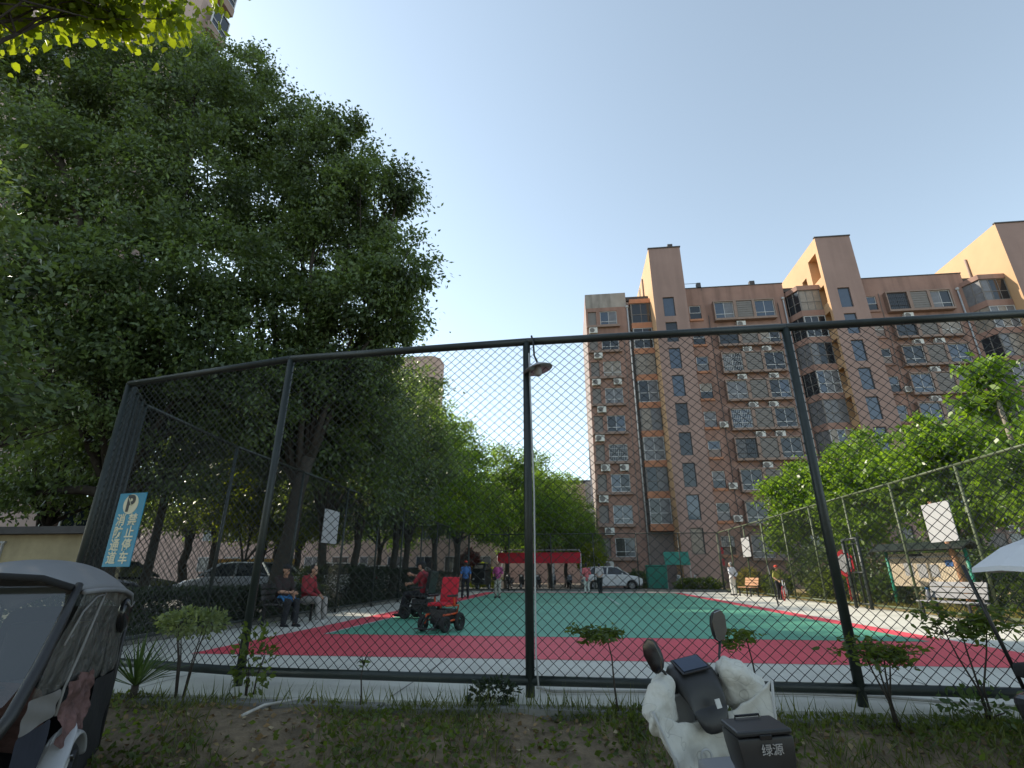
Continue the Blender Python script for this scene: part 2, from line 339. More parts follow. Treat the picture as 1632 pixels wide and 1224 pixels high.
def raw_mesh(name, V, n_per, mat):
    """mesh of separate n-gons: V is (N*n_per, 3)"""
    V = np.asarray(V, dtype=np.float32); nv = len(V); nf = nv // n_per
    me = bpy.data.meshes.new(name); me.vertices.add(nv); me.vertices.foreach_set('co', V.ravel())
    me.loops.add(nv); me.loops.foreach_set('vertex_index', np.arange(nv, dtype=np.int32))
    me.polygons.add(nf); me.polygons.foreach_set('loop_start', np.arange(0, nv, n_per, dtype=np.int32))
    me.materials.append(M[mat]); me.update(calc_edges=True); return me
def leaf_verts(C, D, size, rng, aspect=0.5, fold=0.25, nv=4):
    """one diamond leaf at every point of C pointing along D"""
    n = len(C); D = D / (np.linalg.norm(D, axis=1, keepdims=True) + 1e-9)
    rv = rng.normal(size=(n, 3)); S = np.cross(D, rv); S /= (np.linalg.norm(S, axis=1, keepdims=True) + 1e-9); Nn = np.cross(S, D)
    L_ = size * rng.uniform(0.65, 1.3, (n, 1)); W = L_ * aspect * rng.uniform(0.8, 1.2, (n, 1)) * 0.5
    mid = C + D * L_ * 0.45
    if nv == 6:
        V = np.empty((n, 6, 3)); V[:, 0] = C; V[:, 3] = C + D * L_ - Nn * L_ * 0.10
        for k, (t_, wd) in {1: (0.28, 0.95), 2: (0.68, 0.78)}.items():
            V[:, k] = C + D * L_ * t_ + S * W * wd + Nn * W * fold; V[:, 6 - k] = C + D * L_ * t_ - S * W * wd + Nn * W * fold
        return V.reshape(-1, 3)
    V = np.empty((n, 4, 3)); V[:, 0] = C; V[:, 1] = mid + S * W + Nn * W * fold; V[:, 2] = C + D * L_; V[:, 3] = mid - S * W + Nn * W * fold
    return V.reshape(-1, 3)
def rand_dir(n, rng):
    d = rng.normal(size=(n, 3)); return d / np.linalg.norm(d, axis=1, keepdims=True)

# ================================================================== THE SETTING: ground, court, paths
def sheet(name, u0, u1, v0, v1, z, mat, kind='structure', n=1):
    m = MB(); m.quad((u0, v0, z), (u1, v0, z), (u1, v1, z), (u0, v1, z)); return tag(m.build(name, mat), kind=kind)
# one ground sheet to the horizon, with a lowered near part rising as a bank to the court's edge
rs = random.Random(5)
def bank_z(u, v):
    if v < 2.9: z = -0.45
    elif v < 5.02: t = (v - 2.9) / 2.12; z = -0.45 + 0.40 * (t * t * (3 - 2 * t))
    else: z = -0.05
    if 1.5 < v < 5.1 and abs(u) < 9:
        z += 0.022 * math.sin(u * 2.3 + v * 1.1) * math.sin(v * 3.1 - u) + 0.014 * math.sin(u * 7.1 - v * 5.3) + rs.uniform(-0.010, 0.010)
    return z
us = [-900, -200, -60, -25, -14] + [-9 + 0.125 * i for i in range(145)] + [14, 25, 60, 200, 900]
vs_g = [-300, -60, -15, -4, 0, 1.5] + [2.6 + 0.11 * i for i in range(24)] + [5.6, 9, 20, 40, 80, 200, 500, 1400]
m = MB(); nu = len(us)
m.add([(u, v, bank_z(u, v)) for v in vs_g for u in us], [(j * nu + i, j * nu + i + 1, (j + 1) * nu + i + 1, (j + 1) * nu + i) for j in range(len(vs_g) - 1) for i in range(nu - 1)])
tag(m.build('ground', 'earth', smooth=True), kind='structure')
m = MB(); m.b2((-7.0, 5.08, -0.3), (9.75, 35.6, 0.0)); tag(m.build('court_slab', 'court_grey'), kind='structure')
sheet('red_court_band', -5.4, 6.3, 7.5, 33.9, 0.004, 'court_red')
sheet('green_court', -4.62, 5.8, 10.05, 33.1, 0.008, 'court_green')
for nm, a in (('painted_line', (-4.66, -4.60, 10.05, 33.1)), ('painted_line', (-2.9, 4.8, 27.4, 27.47)), ('painted_line', (1.6, 1.66, 20.5, 27.4)), ('painted_line', (4.6, 5.8, 31.2, 31.32))):
    sheet(nm, *a, 0.012, 'line_white')
# expansion joints in the grey margin, cut as thin dark strips
for i in range(7): sheet('slab_joint', -6.9 + 2.6 * i, -6.885 + 2.6 * i, 5.2, 7.5, 0.003, 'concrete')
# kerbs round the court: separate stones
kerb = tag(bpy.data.objects.new('kerb', None), kind='structure'); col.objects.link(kerb)
ks = MB().box((0, 0, 0), (0.16, 0.98, 0.17)).mesh('kerb_stone', mats=('concrete',))
for i in range(30):
    for uu, vv, rz in ((-7.10, 6.6 + i, 0),) if i else ():
        o = link('kerb_stone', ks, kerb); o.location = (uu, vv, 0.03); o.rotation_euler = (0, 0, rz)
for i in range(17):
    o = link('kerb_stone', ks, kerb); o.location = (-6.4 + i, 35.7, 0.05); o.rotation_euler = (0, 0, math.pi / 2)
for i in range(15):
    o = link('kerb_stone', ks, kerb); o.location = (-5.2 + i, 4.99 + rs.uniform(-0.012, 0.012), -0.10 + rs.uniform(-0.012, 0.012)); o.rotation_euler = (rs.uniform(-0.03, 0.03), 0, math.pi / 2 + rs.uniform(-0.012, 0.012))
sheet('road', -9.0, -60, 4, 60, -0.02, 'asphalt')
sheet('far_road', -40, 9.6, 35.9, 47, -0.015, 'asphalt')
sheet('path', 9.8, 40, 8, 60, -0.012, 'sandy')

# ================================================================== chain-link fences
def wire_bay(w, h, seed, r=0.0050, s=0.053, row=0.048, wob=0.008):
    rg = np.random.default_rng(seed); nw = max(2, round(w / s)); s = w / nw; nr = max(2, round(h / row)); row = h / nr
    i = np.arange(nw)[:, None]; k = np.arange(nr + 1)[None, :]
    X = (i + 0.5) * s + (s / 2) * np.where((i + k) % 2 == 0, 1, -1); Z = k * row + 0 * i
    fx = wob * np.sin(X * 2.1 + seed) * np.sin(Z * 3.0) * 2; X = np.clip(X + fx, 0, w); Yy = 0.003 * np.where(k % 2 == 0, 1, -1) + 0.012 * np.sin(X * 1.7 + seed) * np.sin(Z * 1.3)
    ring = np.array([(r, 0), (-r * 0.5, r * 0.87), (-r * 0.5, -r * 0.87)])
    V = np.stack([X[..., None] + ring[:, 0], Yy[..., None] + ring[:, 1], np.broadcast_to(Z[..., None], X.shape + (3,))], -1).reshape(-1, 3)
    idx = np.arange(nw * (nr + 1) * 3).reshape(nw, nr + 1, 3); a = idx[:, :-1]; b = idx[:, 1:]
    Fq = np.stack([a, np.roll(a, -1, 2), np.roll(b, -1, 2), b], -1).reshape(-1, 4)
    me = bpy.data.meshes.new('wire_mesh'); me.vertices.add(len(V)); me.vertices.foreach_set('co', V.astype(np.float32).ravel())
    me.loops.add(Fq.size); me.loops.foreach_set('vertex_index', Fq.astype(np.int32).ravel())
    me.polygons.add(len(Fq)); me.polygons.foreach_set('loop_start', np.arange(0, Fq.size, 4, dtype=np.int32)); me.materials.append(M['fence_wire']); me.update(calc_edges=True); return me
FH = 3.57
def fence(label, pts, mat, r_post, r_rail, wires=None, base=0.13):
    f = thing('chain_link_fence', label, 'fence', tuple(pts[0]) + (0,)); p0 = Vector(pts[0])
    for i, q in enumerate(pts):
        q = Vector(q) - p0; m = MB(); m.tube([(q.x, q.y, -0.12), (q.x, q.y, FH)], r_post, 12); m.build('post', mat, f, smooth=True)
    for i in range(len(pts) - 1):
        a, b = Vector(pts[i]) - p0, Vector(pts[i + 1]) - p0
        MB().tube([(a.x, a.y, FH), (b.x, b.y, FH)], r_rail, 10).build('top_rail', mat, f, smooth=True)
        MB().tube([(a.x, a.y, base), (b.x, b.y, base)], r_rail * 0.95, 10).build('bottom_rail', mat, f, smooth=True)
        L_ = (b - a).length
        me = wires(L_) if wires else wire_bay(L_, FH - base, i)
        o = link('wire_mesh', me, f); o.location = (a.x, a.y, base); d = b - a; o.rotation_euler = (0, 0, math.atan2(d.y, d.x)); o['kind'] = 'stuff'
        if wires: o.scale.x = L_ / 2.9
    return f
near_pts = [(-6.13, 6.11), (-3.39, 5.51), (-0.43, 5.34), (2.40, 5.29), (5.25, 5.22), (8.0, 5.18), (9.45, 5.16)]
near_fence = fence('near chain link fence with thick dark green posts in front of the court', near_pts, 'fence_green', 0.043, 0.044)
wb = wire_bay(2.9, FH - 0.13, 77, r=0.0048, s=0.060, row=0.054)
std = lambda L_: wb
left_pts = [(-6.20, 6.28), (-6.33, 6.48), (-6.50, 6.76), (-6.66, 7.02)] + [(-6.95, 9.85 + 2.86 * i) for i in range(10)]
fence('left chain link fence between the court and the dark hedge', left_pts, 'fence_green', 0.034, 0.030, std)
fence('right chain link fence along the sunlit path with white boards on it', [(9.45, 5.2 + 2.8 * i) for i in range(12)], 'fence_sunlit', 0.036, 0.034, std)
fence('far chain link fence at the end of the court below the flats', [(-6.9, 35.6), (-4.2, 35.62), (-1.4, 35.64), (1.4, 35.66), (4.2, 35.68), (6.9, 35.7), (9.45, 35.74)], 'fence_green', 0.034, 0.030, std)

# gate in the right fence: two thick posts, a lintel and a framed leaf
g = thing('fence_gate', 'narrow dark green gate standing in the right fence', 'gate', (9.30, 18.6, 0))
for dv in (0.0, 0.95): MB().tube([(0, dv, -0.05), (0, dv, 2.15)], 0.055, 10).build('gate_post', 'fence_green', g, smooth=True)
MB().tube([(0, 0, 2.15), (0, 0.95, 2.15)], 0.045, 8).build('lintel', 'fence_green', g, smooth=True)
m = MB()
for z in (0.15, 1.1, 2.0): m.tube([(0.08, 0.08, z), (0.08, 0.88, z)], 0.025, 8)
for dv in (0.08, 0.5, 0.88): m.tube([(0.08, dv, 0.12), (0.08, dv, 2.03)], 0.025, 8)
m.build('gate_leaf', 'fence_green', g, smooth=True)

# lamp hung on the near fence's middle post
l = thing('fence_lamp', 'round dish lamp hanging from a bent arm on the middle fence post', 'lamp', (-0.40, 5.34, 3.35))
MB().tube([(0.03, -0.03, 0.28), (0.05, -0.04, 0.20), (0.06, -0.05, 0.02), (0.085, -0.06, -0.04), (0.10, -0.06, -0.09)], 0.011, 8).build('arm', 'black_plastic', l, smooth=True)
m = MB(); rings = []
for r, z in ((0.02, -0.08), (0.045, -0.085), (0.10, -0.115), (0.155, -0.15), (0.165, -0.16), (0.155, -0.158), (0.09, -0.13), (0.0012, -0.12)):
    rings.append([(0.10 + r * math.cos(t * math.pi / 10), -0.06 + r * math.sin(t * math.pi / 10), z + 0.25 * r * math.cos(t * math.pi / 10)) for t in range(20)])
m.loft(rings).build('dish', 'silver', l, smooth=True)
m = MB(); m.tube([(0.10, -0.06, -0.11), (0.10, -0.06, -0.16), (0.10, -0.06, -0.22), (0.10, -0.06, -0.235)], [0.032, 0.042, 0.042, 0.02], 14).build('bulb', 'board_white', l, smooth=True)
MB().tube([(-0.0, -0.055, 3.4 - 3.35), (0.035, -0.05, -1.5), (0.03, -0.05, -3.0), (0.05, -0.06, -3.25)], 0.009, 6).build('cable_conduit', 'pipe_grey', l, smooth=True)

# white boards wired on the fences, and the blue parking sign
def board(label, c, w, h, ry, group=None, mat='board_white', tilt=0.0):
    o = MB().box((0, 0, 0), (w, 0.02, h)).build('white_board', mat, bevel=0.004); o.location = c; o.rotation_euler = (0, tilt, ry); return tag(o, label, 'board', group)
board('blank white board on the left fence above the bench', (-6.88, 14.5, 2.33), 0.95, 0.92, math.pi / 2)
board('small white board far along the right fence', (9.38, 30.2, 2.42), 1.30, 1.0, math.pi / 2)
b_ = board('large white board on the right fence above the notice board', (9.38, 14.6, 2.30), 1.05, 0.96, math.pi / 2)

s = thing('parking_sign', 'blue no parking fire lane sign with white characters on the corner fence', 'sign', (-5.36, 5.82, 1.56), rad(-11))
m = MB(); m.box((0, 0, 0), (0.44, 0.012, 0.86)).build('panel', 'sign_blue', s, bevel=0.003)
m = MB(); ring = [(0.12 * math.cos(t * math.pi / 16), -0.009, 0.295 + 0.12 * math.sin(t * math.pi / 16)) for t in range(32)]
m.loft([[(x, -0.005, z) for x, y, z in ring], [(x, -0.010, z) for x, y, z in ring]]).build('disc', 'sign_cream', s)
pl = text_mesh('letter', 'P', 0.27, 'sign_black', s, (-0.004, -0.0125, 0.295), (math.pi / 2, 0, 0), 0.001, 0.95, 0.010)
m = MB(); m.bar((-0.035, -0.0148, 0.365), (0.03, -0.0148, 0.27), 0.018, 0.002).build('slash', 'sign_cream', s)
for i, ch_ in enumerate('禁止停车'): text_mesh('character', ch_, 0.148, 'sign_cream', s, (0.095, -0.009, 0.10 - 0.146 * i), (math.pi / 2, 0, 0), 0.002, 1.0, 0.0028)
for i, ch_ in enumerate('消防通道'): text_mesh('character', ch_, 0.148, 'sign_cream', s, (-0.095, -0.009, 0.10 - 0.146 * i), (math.pi / 2, 0, 0), 0.002, 1.0, 0.0028)

# ================================================================== buildings
def wall_with_openings(m, u0, u1, z0, z1, v, ops, depth=0.18):
    """front wall (facing -v) with rectangular holes and their reveals"""
    U = sorted({u0, u1} | {o[0] for o in ops} | {o[1] for o in ops}); Z = sorted({z0, z1} | {o[2] for o in ops} | {o[3] for o in ops})
    for i in range(len(U) - 1):
        for j in range(len(Z) - 1):
            cu, cz = (U[i] + U[i + 1]) / 2, (Z[j] + Z[j + 1]) / 2
            if any(o[0] < cu < o[1] and o[2] < cz < o[3] for o in ops): continue
            m.quad((U[i], v, Z[j]), (U[i + 1], v, Z[j]), (U[i + 1], v, Z[j + 1]), (U[i], v, Z[j + 1]))
    for a, b, c, d in ops:
        w = v + depth
        m.quad((a, v, c), (a, w, c), (a, w, d), (a, v, d)); m.quad((b, v, c), (b, v, d), (b, w, d), (b, w, c))
        m.quad((a, v, d), (a, w, d), (b, w, d), (b, v, d)); m.quad((a, v, c), (b, v, c), (b, w, c), (a, w, c))
_wc = {}
rw = random.Random(11)
GL = ['glass_dark', 'glass_dark', 'glass_dark', 'glass_sky', 'glass_sky', 'glass_curtain', 'glass_beige']
def window(parent, u0, u1, z0, z1, v, n=2, frame='frame_white', low=0.0, glass=None, t=0.055, bars=False):
    """a framed window facing -v: frame is the part, each pane a sub-part"""
    w, h = round(u1 - u0, 2), round(z1 - z0, 2); key = (w, h, n, frame, low, bars)
    if key not in _wc:
        m = MB(); d = 0.07
        m.b2((-w / 2, -d, 0), (-w / 2 + t, 0, h)); m.b2((w / 2 - t, -d, 0), (w / 2, 0, h)); m.b2((-w / 2 + t, -d, 0), (w / 2 - t, 0, t)); m.b2((-w / 2 + t, -d, h - t), (w / 2 - t, 0, h))
        for i in range(1, n): x = -w / 2 + w * i / n; m.b2((x - t * 0.4, -d * 0.8, t), (x + t * 0.4, 0, h - t))
        if low: m.b2((-w / 2 + t, -d * 0.85, low * h - t / 2), (w / 2 - t, 0, low * h + t / 2))
        if bars:
            k = max(3, int(w / 0.16))
            for i in range(1, k): x = -w / 2 + w * i / k; m.b2((x - 0.012, -d - 0.10, 0.02), (x + 0.012, -d - 0.08, h - 0.02))
            for zz in (0.25, 0.5, 0.75): m.b2((-w / 2, -d - 0.085, h * zz - 0.012), (w / 2, -d - 0.065, h * zz + 0.012))
        fm = m.mesh('window', mats=(frame,)); pw = w / n
        pmesh = {}
        for gname in set(GL): pmesh[gname] = MB().b2((-pw / 2 + 0.02, -0.022, 0.02), (pw / 2 - 0.02, -0.012, h - 0.02)).mesh('pane', mats=(gname,))
        _wc[key] = (fm, pmesh)
    fm, pmesh = _wc[key]
    o = link('window', fm, parent); o.location = ((u0 + u1) / 2, v, z0)
    gsel = glass or rw.choice(GL)
    for i in range(n):
        q = link('pane', pmesh[gsel if rw.random() < 0.7 else rw.choice(GL)], o); q.location = (-w / 2 + w * (i + 0.5) / n, 0, 0)
    return o
_ac = None
def ac_unit(parent, u, v, z, s=1.0):
    global _ac
    if _ac is None:
        a = MB(); a.b2((-0.42, -0.36, 0), (0.42, 0, 0.6)); a.b2((-0.38, -0.3, -0.06), (-0.33, 0.0, 0)); a.b2((0.33, -0.3, -0.06), (0.38, 0, 0))
        f_ = MB(); f_.torus((-0.12, -0.365, 0.30), 0.235, 0.02, 'y', 18, 6); f_.torus((-0.12, -0.365, 0.30), 0.12, 0.012, 'y', 14, 5)
        f_.loft([[(-0.12 + 0.23 * math.cos(t * math.pi / 9), -0.3615, 0.30 + 0.23 * math.sin(t * math.pi / 9)) for t in range(18)], [(-0.12 + 0.23 * math.cos(t * math.pi / 9), -0.363, 0.30 + 0.23 * math.sin(t * math.pi / 9)) for t in range(18)]])
        _ac = (a.mesh('air_conditioner', mats=('ac_white',)), f_.mesh('fan_grille', mats=('louvre',)))
    o = link('air_conditioner', _ac[0], parent); o.location = (u, v, z); o.scale = (s, s, s)
    link('fan_grille', _ac[1], o)
FL = 2.88
def wz(i): return 4.12 + FL * i                # top of the windows of floor i

B = thing('apartment_building', 'tall salmon pink apartment block with three stair towers and balcony bays', 'building', (0, 0, 0))
FV = 48.7; ROOF = 29.3
# ---- walls
m = MB(); ops = []
for i in range(9):
    t = wz(i); ops += [(2.65, 3.5, t - 1.6, t), (3.9, 5.65, t - 1.65, t)]
wall_with_openings(m, 2.44, 6.7, -0.2, 27.6, FV, ops)
for k, sh in enumerate((0.0, 17.05)):
    ops = []
    for i in range(9):
        t = wz(i); ops += [(13.1 + sh, 14.25 + sh, t - 1.45, t + 0.1)]
    wall_with_openings(m, 12.2 + sh, 22.7 + sh, -0.2, ROOF, FV, ops)
m.quad((2.44, FV, -0.2), (2.44, 60, -0.2), (2.44, 60, ROOF), (2.44, FV, ROOF))
m.quad((6.7, FV, -0.2), (6.7, 52, -0.2), (6.7, 52, ROOF), (6.7, FV, ROOF))
m.b2((6.7, 50.2, -0.2), (9.5, 50.5, 28.9)); m.b2((22.7, 50.2, -0.2), (26.5, 50.5, 28.9)); m.b2((39.75, 50.2, -0.2), (43.8, 50.5, 28.9))
m.quad((22.7, FV, -0.2), (22.7, 52, -0.2), (22.7, 52, ROOF), (22.7, FV, ROOF)); m.quad((39.75, FV, -0.2), (39.75, 52, -0.2), (39.75, 52, ROOF), (39.75, FV, ROOF))
m.build('wall', 'facade', B)
MB().b2((2.44, FV + 0.002, 27.6), (6.7, FV + 0.3, 29.28)).build('parapet', 'facade_grey', B)
MB().b2((2.45, FV + 0.4, 28.5), (52, 61, 28.95)).build('roof', 'roof_dark', B)
MB().b2((2.44, FV + 0.5, -0.2), (52, 60.5, 28.4)).build('core', 'panel_grey', B)
m = MB()
for a, b in ((12.7, 22.75), (29.8, 39.8)): m.b2((a, FV - 0.05, ROOF), (b, FV + 0.2, ROOF + 0.09))
m.build('coping', 'roof_dark', B)
# ---- stair towers: front faces stand 1 m proud; their left flanks take the sun and have sunlight in their colour too
TV = 46.2                                       # plane of the towers' fronts
def tower(u0, u1, top, vb):
    zs = lambda z: 1.05 + (z - 1.05) * 0.9686
    m = MB(); ops = [((u0 + u1) / 2 - 0.72, (u0 + u1) / 2 + 0.38, zs(2.65 + FL * i), zs(4.85 + FL * i)) for i in range(9)]
    wall_with_openings(m, u0, u1, -0.2, top, TV, ops, 0.2)
    m.quad((u1, TV, -0.2), (u1, vb, -0.2), (u1, vb, top), (u1, TV, top)); m.quad((u0, TV, top), (u1, TV, top), (u1, vb, top), (u0, vb, top)); m.quad((u0, vb, -0.2), (u1, vb, -0.2), (u1, vb, top), (u0, vb, top))
    t_ = m.build('stair_tower', 'facade_tower', B)
    for a in ops: window(B, a[0] + 0.01, a[1] - 0.01, a[2], a[3], TV + 0.18, 1, 'frame_dark', 0.0, rw.choice(['glass_sky', 'glass_sky', 'glass_dark']))
    return t_
for u0, u1, top, vb in ((9.12, 12.31, 32.84, 57), (25.57, 28.88, 32.87, 57), (42.33, 47.1, 33.16, 62)):
    tower(u0, u1, top, vb)
    m = MB(); ops = []
    if u0 > 20 and u0 < 40:      # second tower: open loggia slots in the flank
        fl = [(46.7, 48.4, 28.6, 31.4), (49.4, 50.4, 28.9, 30.2)] + [(46.6, 47.75, 5.6 + FL * i, 7.5 + FL * i) for i in range(8)]
    elif u0 > 40: fl = []
    else: fl = []
    U = sorted({TV, vb} | {x for o in fl for x in o[:2]}); Z = sorted({-0.2, top} | {x for o in fl for x in o[2:]})
    for i in range(len(U) - 1):
        for j in range(len(Z) - 1):
            cu, cz = (U[i] + U[i + 1]) / 2, (Z[j] + Z[j + 1]) / 2
            if any(o[0] < cu < o[1] and o[2] < cz < o[3] for o in fl): continue
            m.quad((u0, U[i], Z[j]), (u0, U[i + 1], Z[j]), (u0, U[i + 1], Z[j + 1]), (u0, U[i], Z[j + 1]))
    for a, b, c, d in fl:
        w = u0 + 1.0
        m.quad((u0, a, c), (w, a, c), (w, a, d), (u0, a, d)); m.quad((u0, b, c), (w, b, c), (w, b, d), (u0, b, d)); m.quad((u0, a, d), (w, a, d), (w, b, d), (u0, b, d)); m.quad((u0, a, c), (w, a, c), (w, b, c), (u0, b, c)); m.quad((w, a, c), (w, b, c), (w, b, d), (w, a, d))
    m.build('tower_flank', 'facade_sunlit', B)
    MB().b2((u0 - 0.06, TV - 0.08, top), (u1 + 0.06, TV + 0.2, top + 0.12)).build('coping', 'roof_dark', B)
for u, v, z in ((11.5, 46.7, 32.9), (46.3, 46.7, 33.25)): MB().b2((u - 0.25, v, z), (u + 0.25, v + 0.4, z + 0.75)).build('vent', 'roof_dark', B)
MB().b2((19.6, FV + 0.1, ROOF + 0.09), (20.1, FV + 0.5, ROOF + 0.6)).build('vent', 'roof_dark', B)
m = MB(); m.tube([(12.9, FV, 29.0), (12.9, FV, 29.9), (14.6, FV, 29.9), (14.6, FV, 29.0)], 0.03, 6); m.b2((14.2, FV - 0.05, 29.3), (14.6, FV + 0.4, 29.95)); m.build('roof_rail', 'frame_dark', B)
# ladder and pipe on the first tower's flank, vent pipe on the third's
m = MB()
for i in range(14): m.bar((9.06, 53.2, 28.9 + 0.26 * i), (9.06, 53.8, 28.9 + 0.26 * i), 0.05)
m.bar((9.04, 53.2, 28.6), (9.04, 53.2, 32.4), 0.05); m.bar((9.04, 53.8, 28.6), (9.04, 53.8, 32.4), 0.05); m.build('ladder', 'pipe_grey', B)
m = MB()
for i in range(9): m.bar((42.23, 55.2, 29.0 + 0.33 * i), (42.23, 55.8, 29.0 + 0.33 * i), 0.04)
m.build('ladder', 'pipe_grey', B)
for u, v, z0, z1 in ((9.02, 51.0, 28.5, 32.2), (42.22, 50.6, 28.4, 32.0)): MB().tube([(u, v, z0), (u, v, z1)], 0.09, 8).build('vent_pipe', 'sill', B, smooth=True)
# ---- first column of windows
for i in range(9):
    t = wz(i)
    MB().b2((2.66, FV + 0.12, t - 1.59), (3.49, FV + 0.15, t - 0.01)).build('louvre_panel', 'louvre', B)
    window(B, 3.91, 5.64, t - 1.64, t - 0.01, FV + 0.14, 2, 'frame_white', 0.28, bars=(i in (3,)))
    MB().b2((2.5, FV - 0.34, t - 1.95), (5.85, FV - 0.004, t - 1.70)).build('sill', 'sill', B)
    if i > 2 and i % 3 == 0: ac_unit(B, 5.2, FV - 0.01, t - 2.62, 0.95)
    if i > 0: ac_unit(B, 3.1 + (0.35 if i % 2 else 0.0), FV - 0.01, t - 2.62)
ac_unit(B, 3.2, FV - 0.01, 1.5)
# ---- balcony bays
def bay(u0, u1, v0, chamfer, i, top):
    """one storey of a glazed balcony: orange spandrel, corner posts, glazing"""
    z = wz(i) - 1.72; p = [(u0, FV + 0.3), (u0 + chamfer * 0.55, v0), (u1, v0), (u1, FV + 0.3)]
    MB().prism(p, 'z', z - 0.62, z).build('spandrel', 'orange_paint' if u0 < 20 else 'facade', B)
    if i == 8: MB().prism([(p[0][0] - 0.06, p[0][1]), (p[1][0] - 0.06, p[1][1] - 0.08), (p[2][0] + 0.02, p[2][1] - 0.08), p[3]], 'z', z + 2.26, z + 2.75).build('bay_roof', 'orange_paint' if u0 < 20 else 'facade', B)
    inner = [(u0 + 0.12, FV + 0.3), (u0 + 0.12 + chamfer * 0.5, v0 + 0.14), (u1 - 0.1, v0 + 0.14), (u1 - 0.1, FV + 0.3)]
    window(B, p[1][0] + 0.08, u1 - 0.05, z, z + 2.24, v0 + 0.08, 2 if u1 - u0 < 2.6 else 3, 'frame_white' if i % 2 else 'louvre', 0.42, rw.choice(['glass_curtain', 'glass_curtain', 'glass_beige', 'glass_dark']))
    m = MB(); a, b = Vector((p[0][0], p[0][1], z)), Vector((p[1][0], p[1][1], z)); k = 2 if chamfer < 0.2 else 3
    for j in range(k): q = b + (a - b) * (j / max(1, k - 1) * 0.8); m.bar(q + Vector((0.04, 0.06, 0)), q + Vector((0.04, 0.06, 2.24)), 0.07)
    m.bar(b + Vector((0.04, 0.06, 0.95)), b + (a - b) * 0.8 + Vector((0.04, 0.06, 0.95)), 0.05); m.build('side_frame', 'louvre', B)
    m = MB(); m.quad(b + Vector((0.05, 0.08, 0)), a + Vector((0.05, 0.0, 0)), a + Vector((0.05, 0.0, 2.24)), b + Vector((0.05, 0.08, 2.24))); m.build('side_glazing', rw.choice(['glass_dark', 'glass_curtain', 'glass_curtain', 'glass_beige']), B)
for i in range(9):
    if i > 0: bay(7.05, 9.10, 48.35, 0.06, i, i == 8); 
    bay(22.75, 25.55, 47.5, 1.3, i, i == 8)
    bay(39.3, 42.31, 47.3, 1.3, i, i == 8)
window(B, 7.3, 9.2, 0.6, 3.3, 50.15, 2, 'frame_dark', 0.3, 'glass_dark')
# ---- small window column with a panel under it, and the wide boxed-out triple windows
for sh in (0.0, 17.05):
    for i in range(9):
        t = wz(i)
        if i: window(B, 13.12 + sh, 14.23 + sh, t - 0.75, t + 0.09, FV + 0.14, 1, 'frame_white'); MB().b2((13.12 + sh, FV + 0.10, t - 1.44), (14.23 + sh, FV + 0.13, t - 0.76)).build('panel', rw.choice(['panel_grey', 'glass_curtain', 'glass_dark']), B)
        else: window(B, 13.12, 14.23, t - 0.8, t + 0.09, FV + 0.14, 3, 'frame_white', 0.5, bars=True) if sh == 0 else None
        MB().b2((13.0 + sh, FV - 0.14, t - 1.72), (14.35 + sh, FV - 0.003, t - 1.5)).build('ledge', 'orange_paint' if sh == 0 else 'facade', B)
        if i and rw.random() < 0.55: ac_unit(B, 14.75 + sh, FV - 0.01, t - 1.6, 0.9)
        a, b = 15.4 + sh * 0.972, 21.4 + sh * 0.972; z0, z1 = t - 1.75, t + 0.12; f_ = FV - 0.55
        m = MB(); m.b2((a, f_, z0 - 0.22), (b, FV - 0.003, z0)); m.b2((a, f_ + 0.01, z1), (b, FV - 0.003, z1 + 0.12)); m.b2((a, f_, z0), (a + 0.1, FV - 0.003, z1)); m.b2((b - 0.1, f_, z0), (b, FV - 0.003, z1)); m.b2((a + 1.95, f_ + 0.005, z0), (a + 2.25, FV - 0.003, z1)); m.b2((b - 2.2, f_ + 0.005, z0), (b - 1.95, FV - 0.003, z1))
        m.build('window_box', 'sill', B)
        window(B, a + 0.11, a + 1.94, z0 + 0.01, z1 - 0.01, f_ + 0.22, 2, rw.choice(['frame_white', 'frame_dark', 'frame_white']), 0.27, bars=rw.random() < 0.3)
        window(B, b - 1.94, b - 0.11, z0 + 0.01, z1 - 0.01, f_ + 0.22, 2, 'frame_white', 0.27)
        m = MB(); m.b2((a + 2.26, f_ + 0.10, z0 + 0.01), (b - 2.21, f_ + 0.14, z1 - 0.01))
        for j in range(7): zz = z0 + 0.12 + j * 0.25; m.b2((a + 2.3, f_ + 0.07, zz), (b - 2.25, f_ + 0.098, zz + 0.16))
        m.build('louvre_panel', 'louvre', B)
        if i < 9 and i > 0:
            ac_unit(B, a + 2.0 + rw.uniform(-0.4, 0.9), FV - 0.02, z0 - 0.95)
            if rw.random() < 0.75: ac_unit(B, b - 2.1 + rw.uniform(-0.3, 0.8), FV - 0.02, z0 - 0.95)
for k, (u, z0, z1) in enumerate(((14.9, 3, 26.0), (6.2, 5, 24.0), (21.9, 6, 27.0), (31.6, 4, 27.5))):
    MB().tube([(u + 0.03 * math.sin(z * 1.3 + k), FV - 0.05, z) for z in [z0 + (z1 - z0) * j / 14 for j in range(15)]], 0.028, 6).build('cable', 'louvre' if k % 2 else 'frame_dark', B)
for u in (6.78, 22.45, 38.9):
    m = MB(); m.tube([(u, FV - 0.12, 0), (u, FV - 0.12, 27.3)], 0.075, 8); m.tube([(u, FV - 0.12, 27.3), (u, FV - 0.12, 27.45), (u, FV - 0.12, 27.6)], [0.075, 0.16, 0.16], 8); m.build('drainpipe', 'pipe_grey', B, smooth=True)

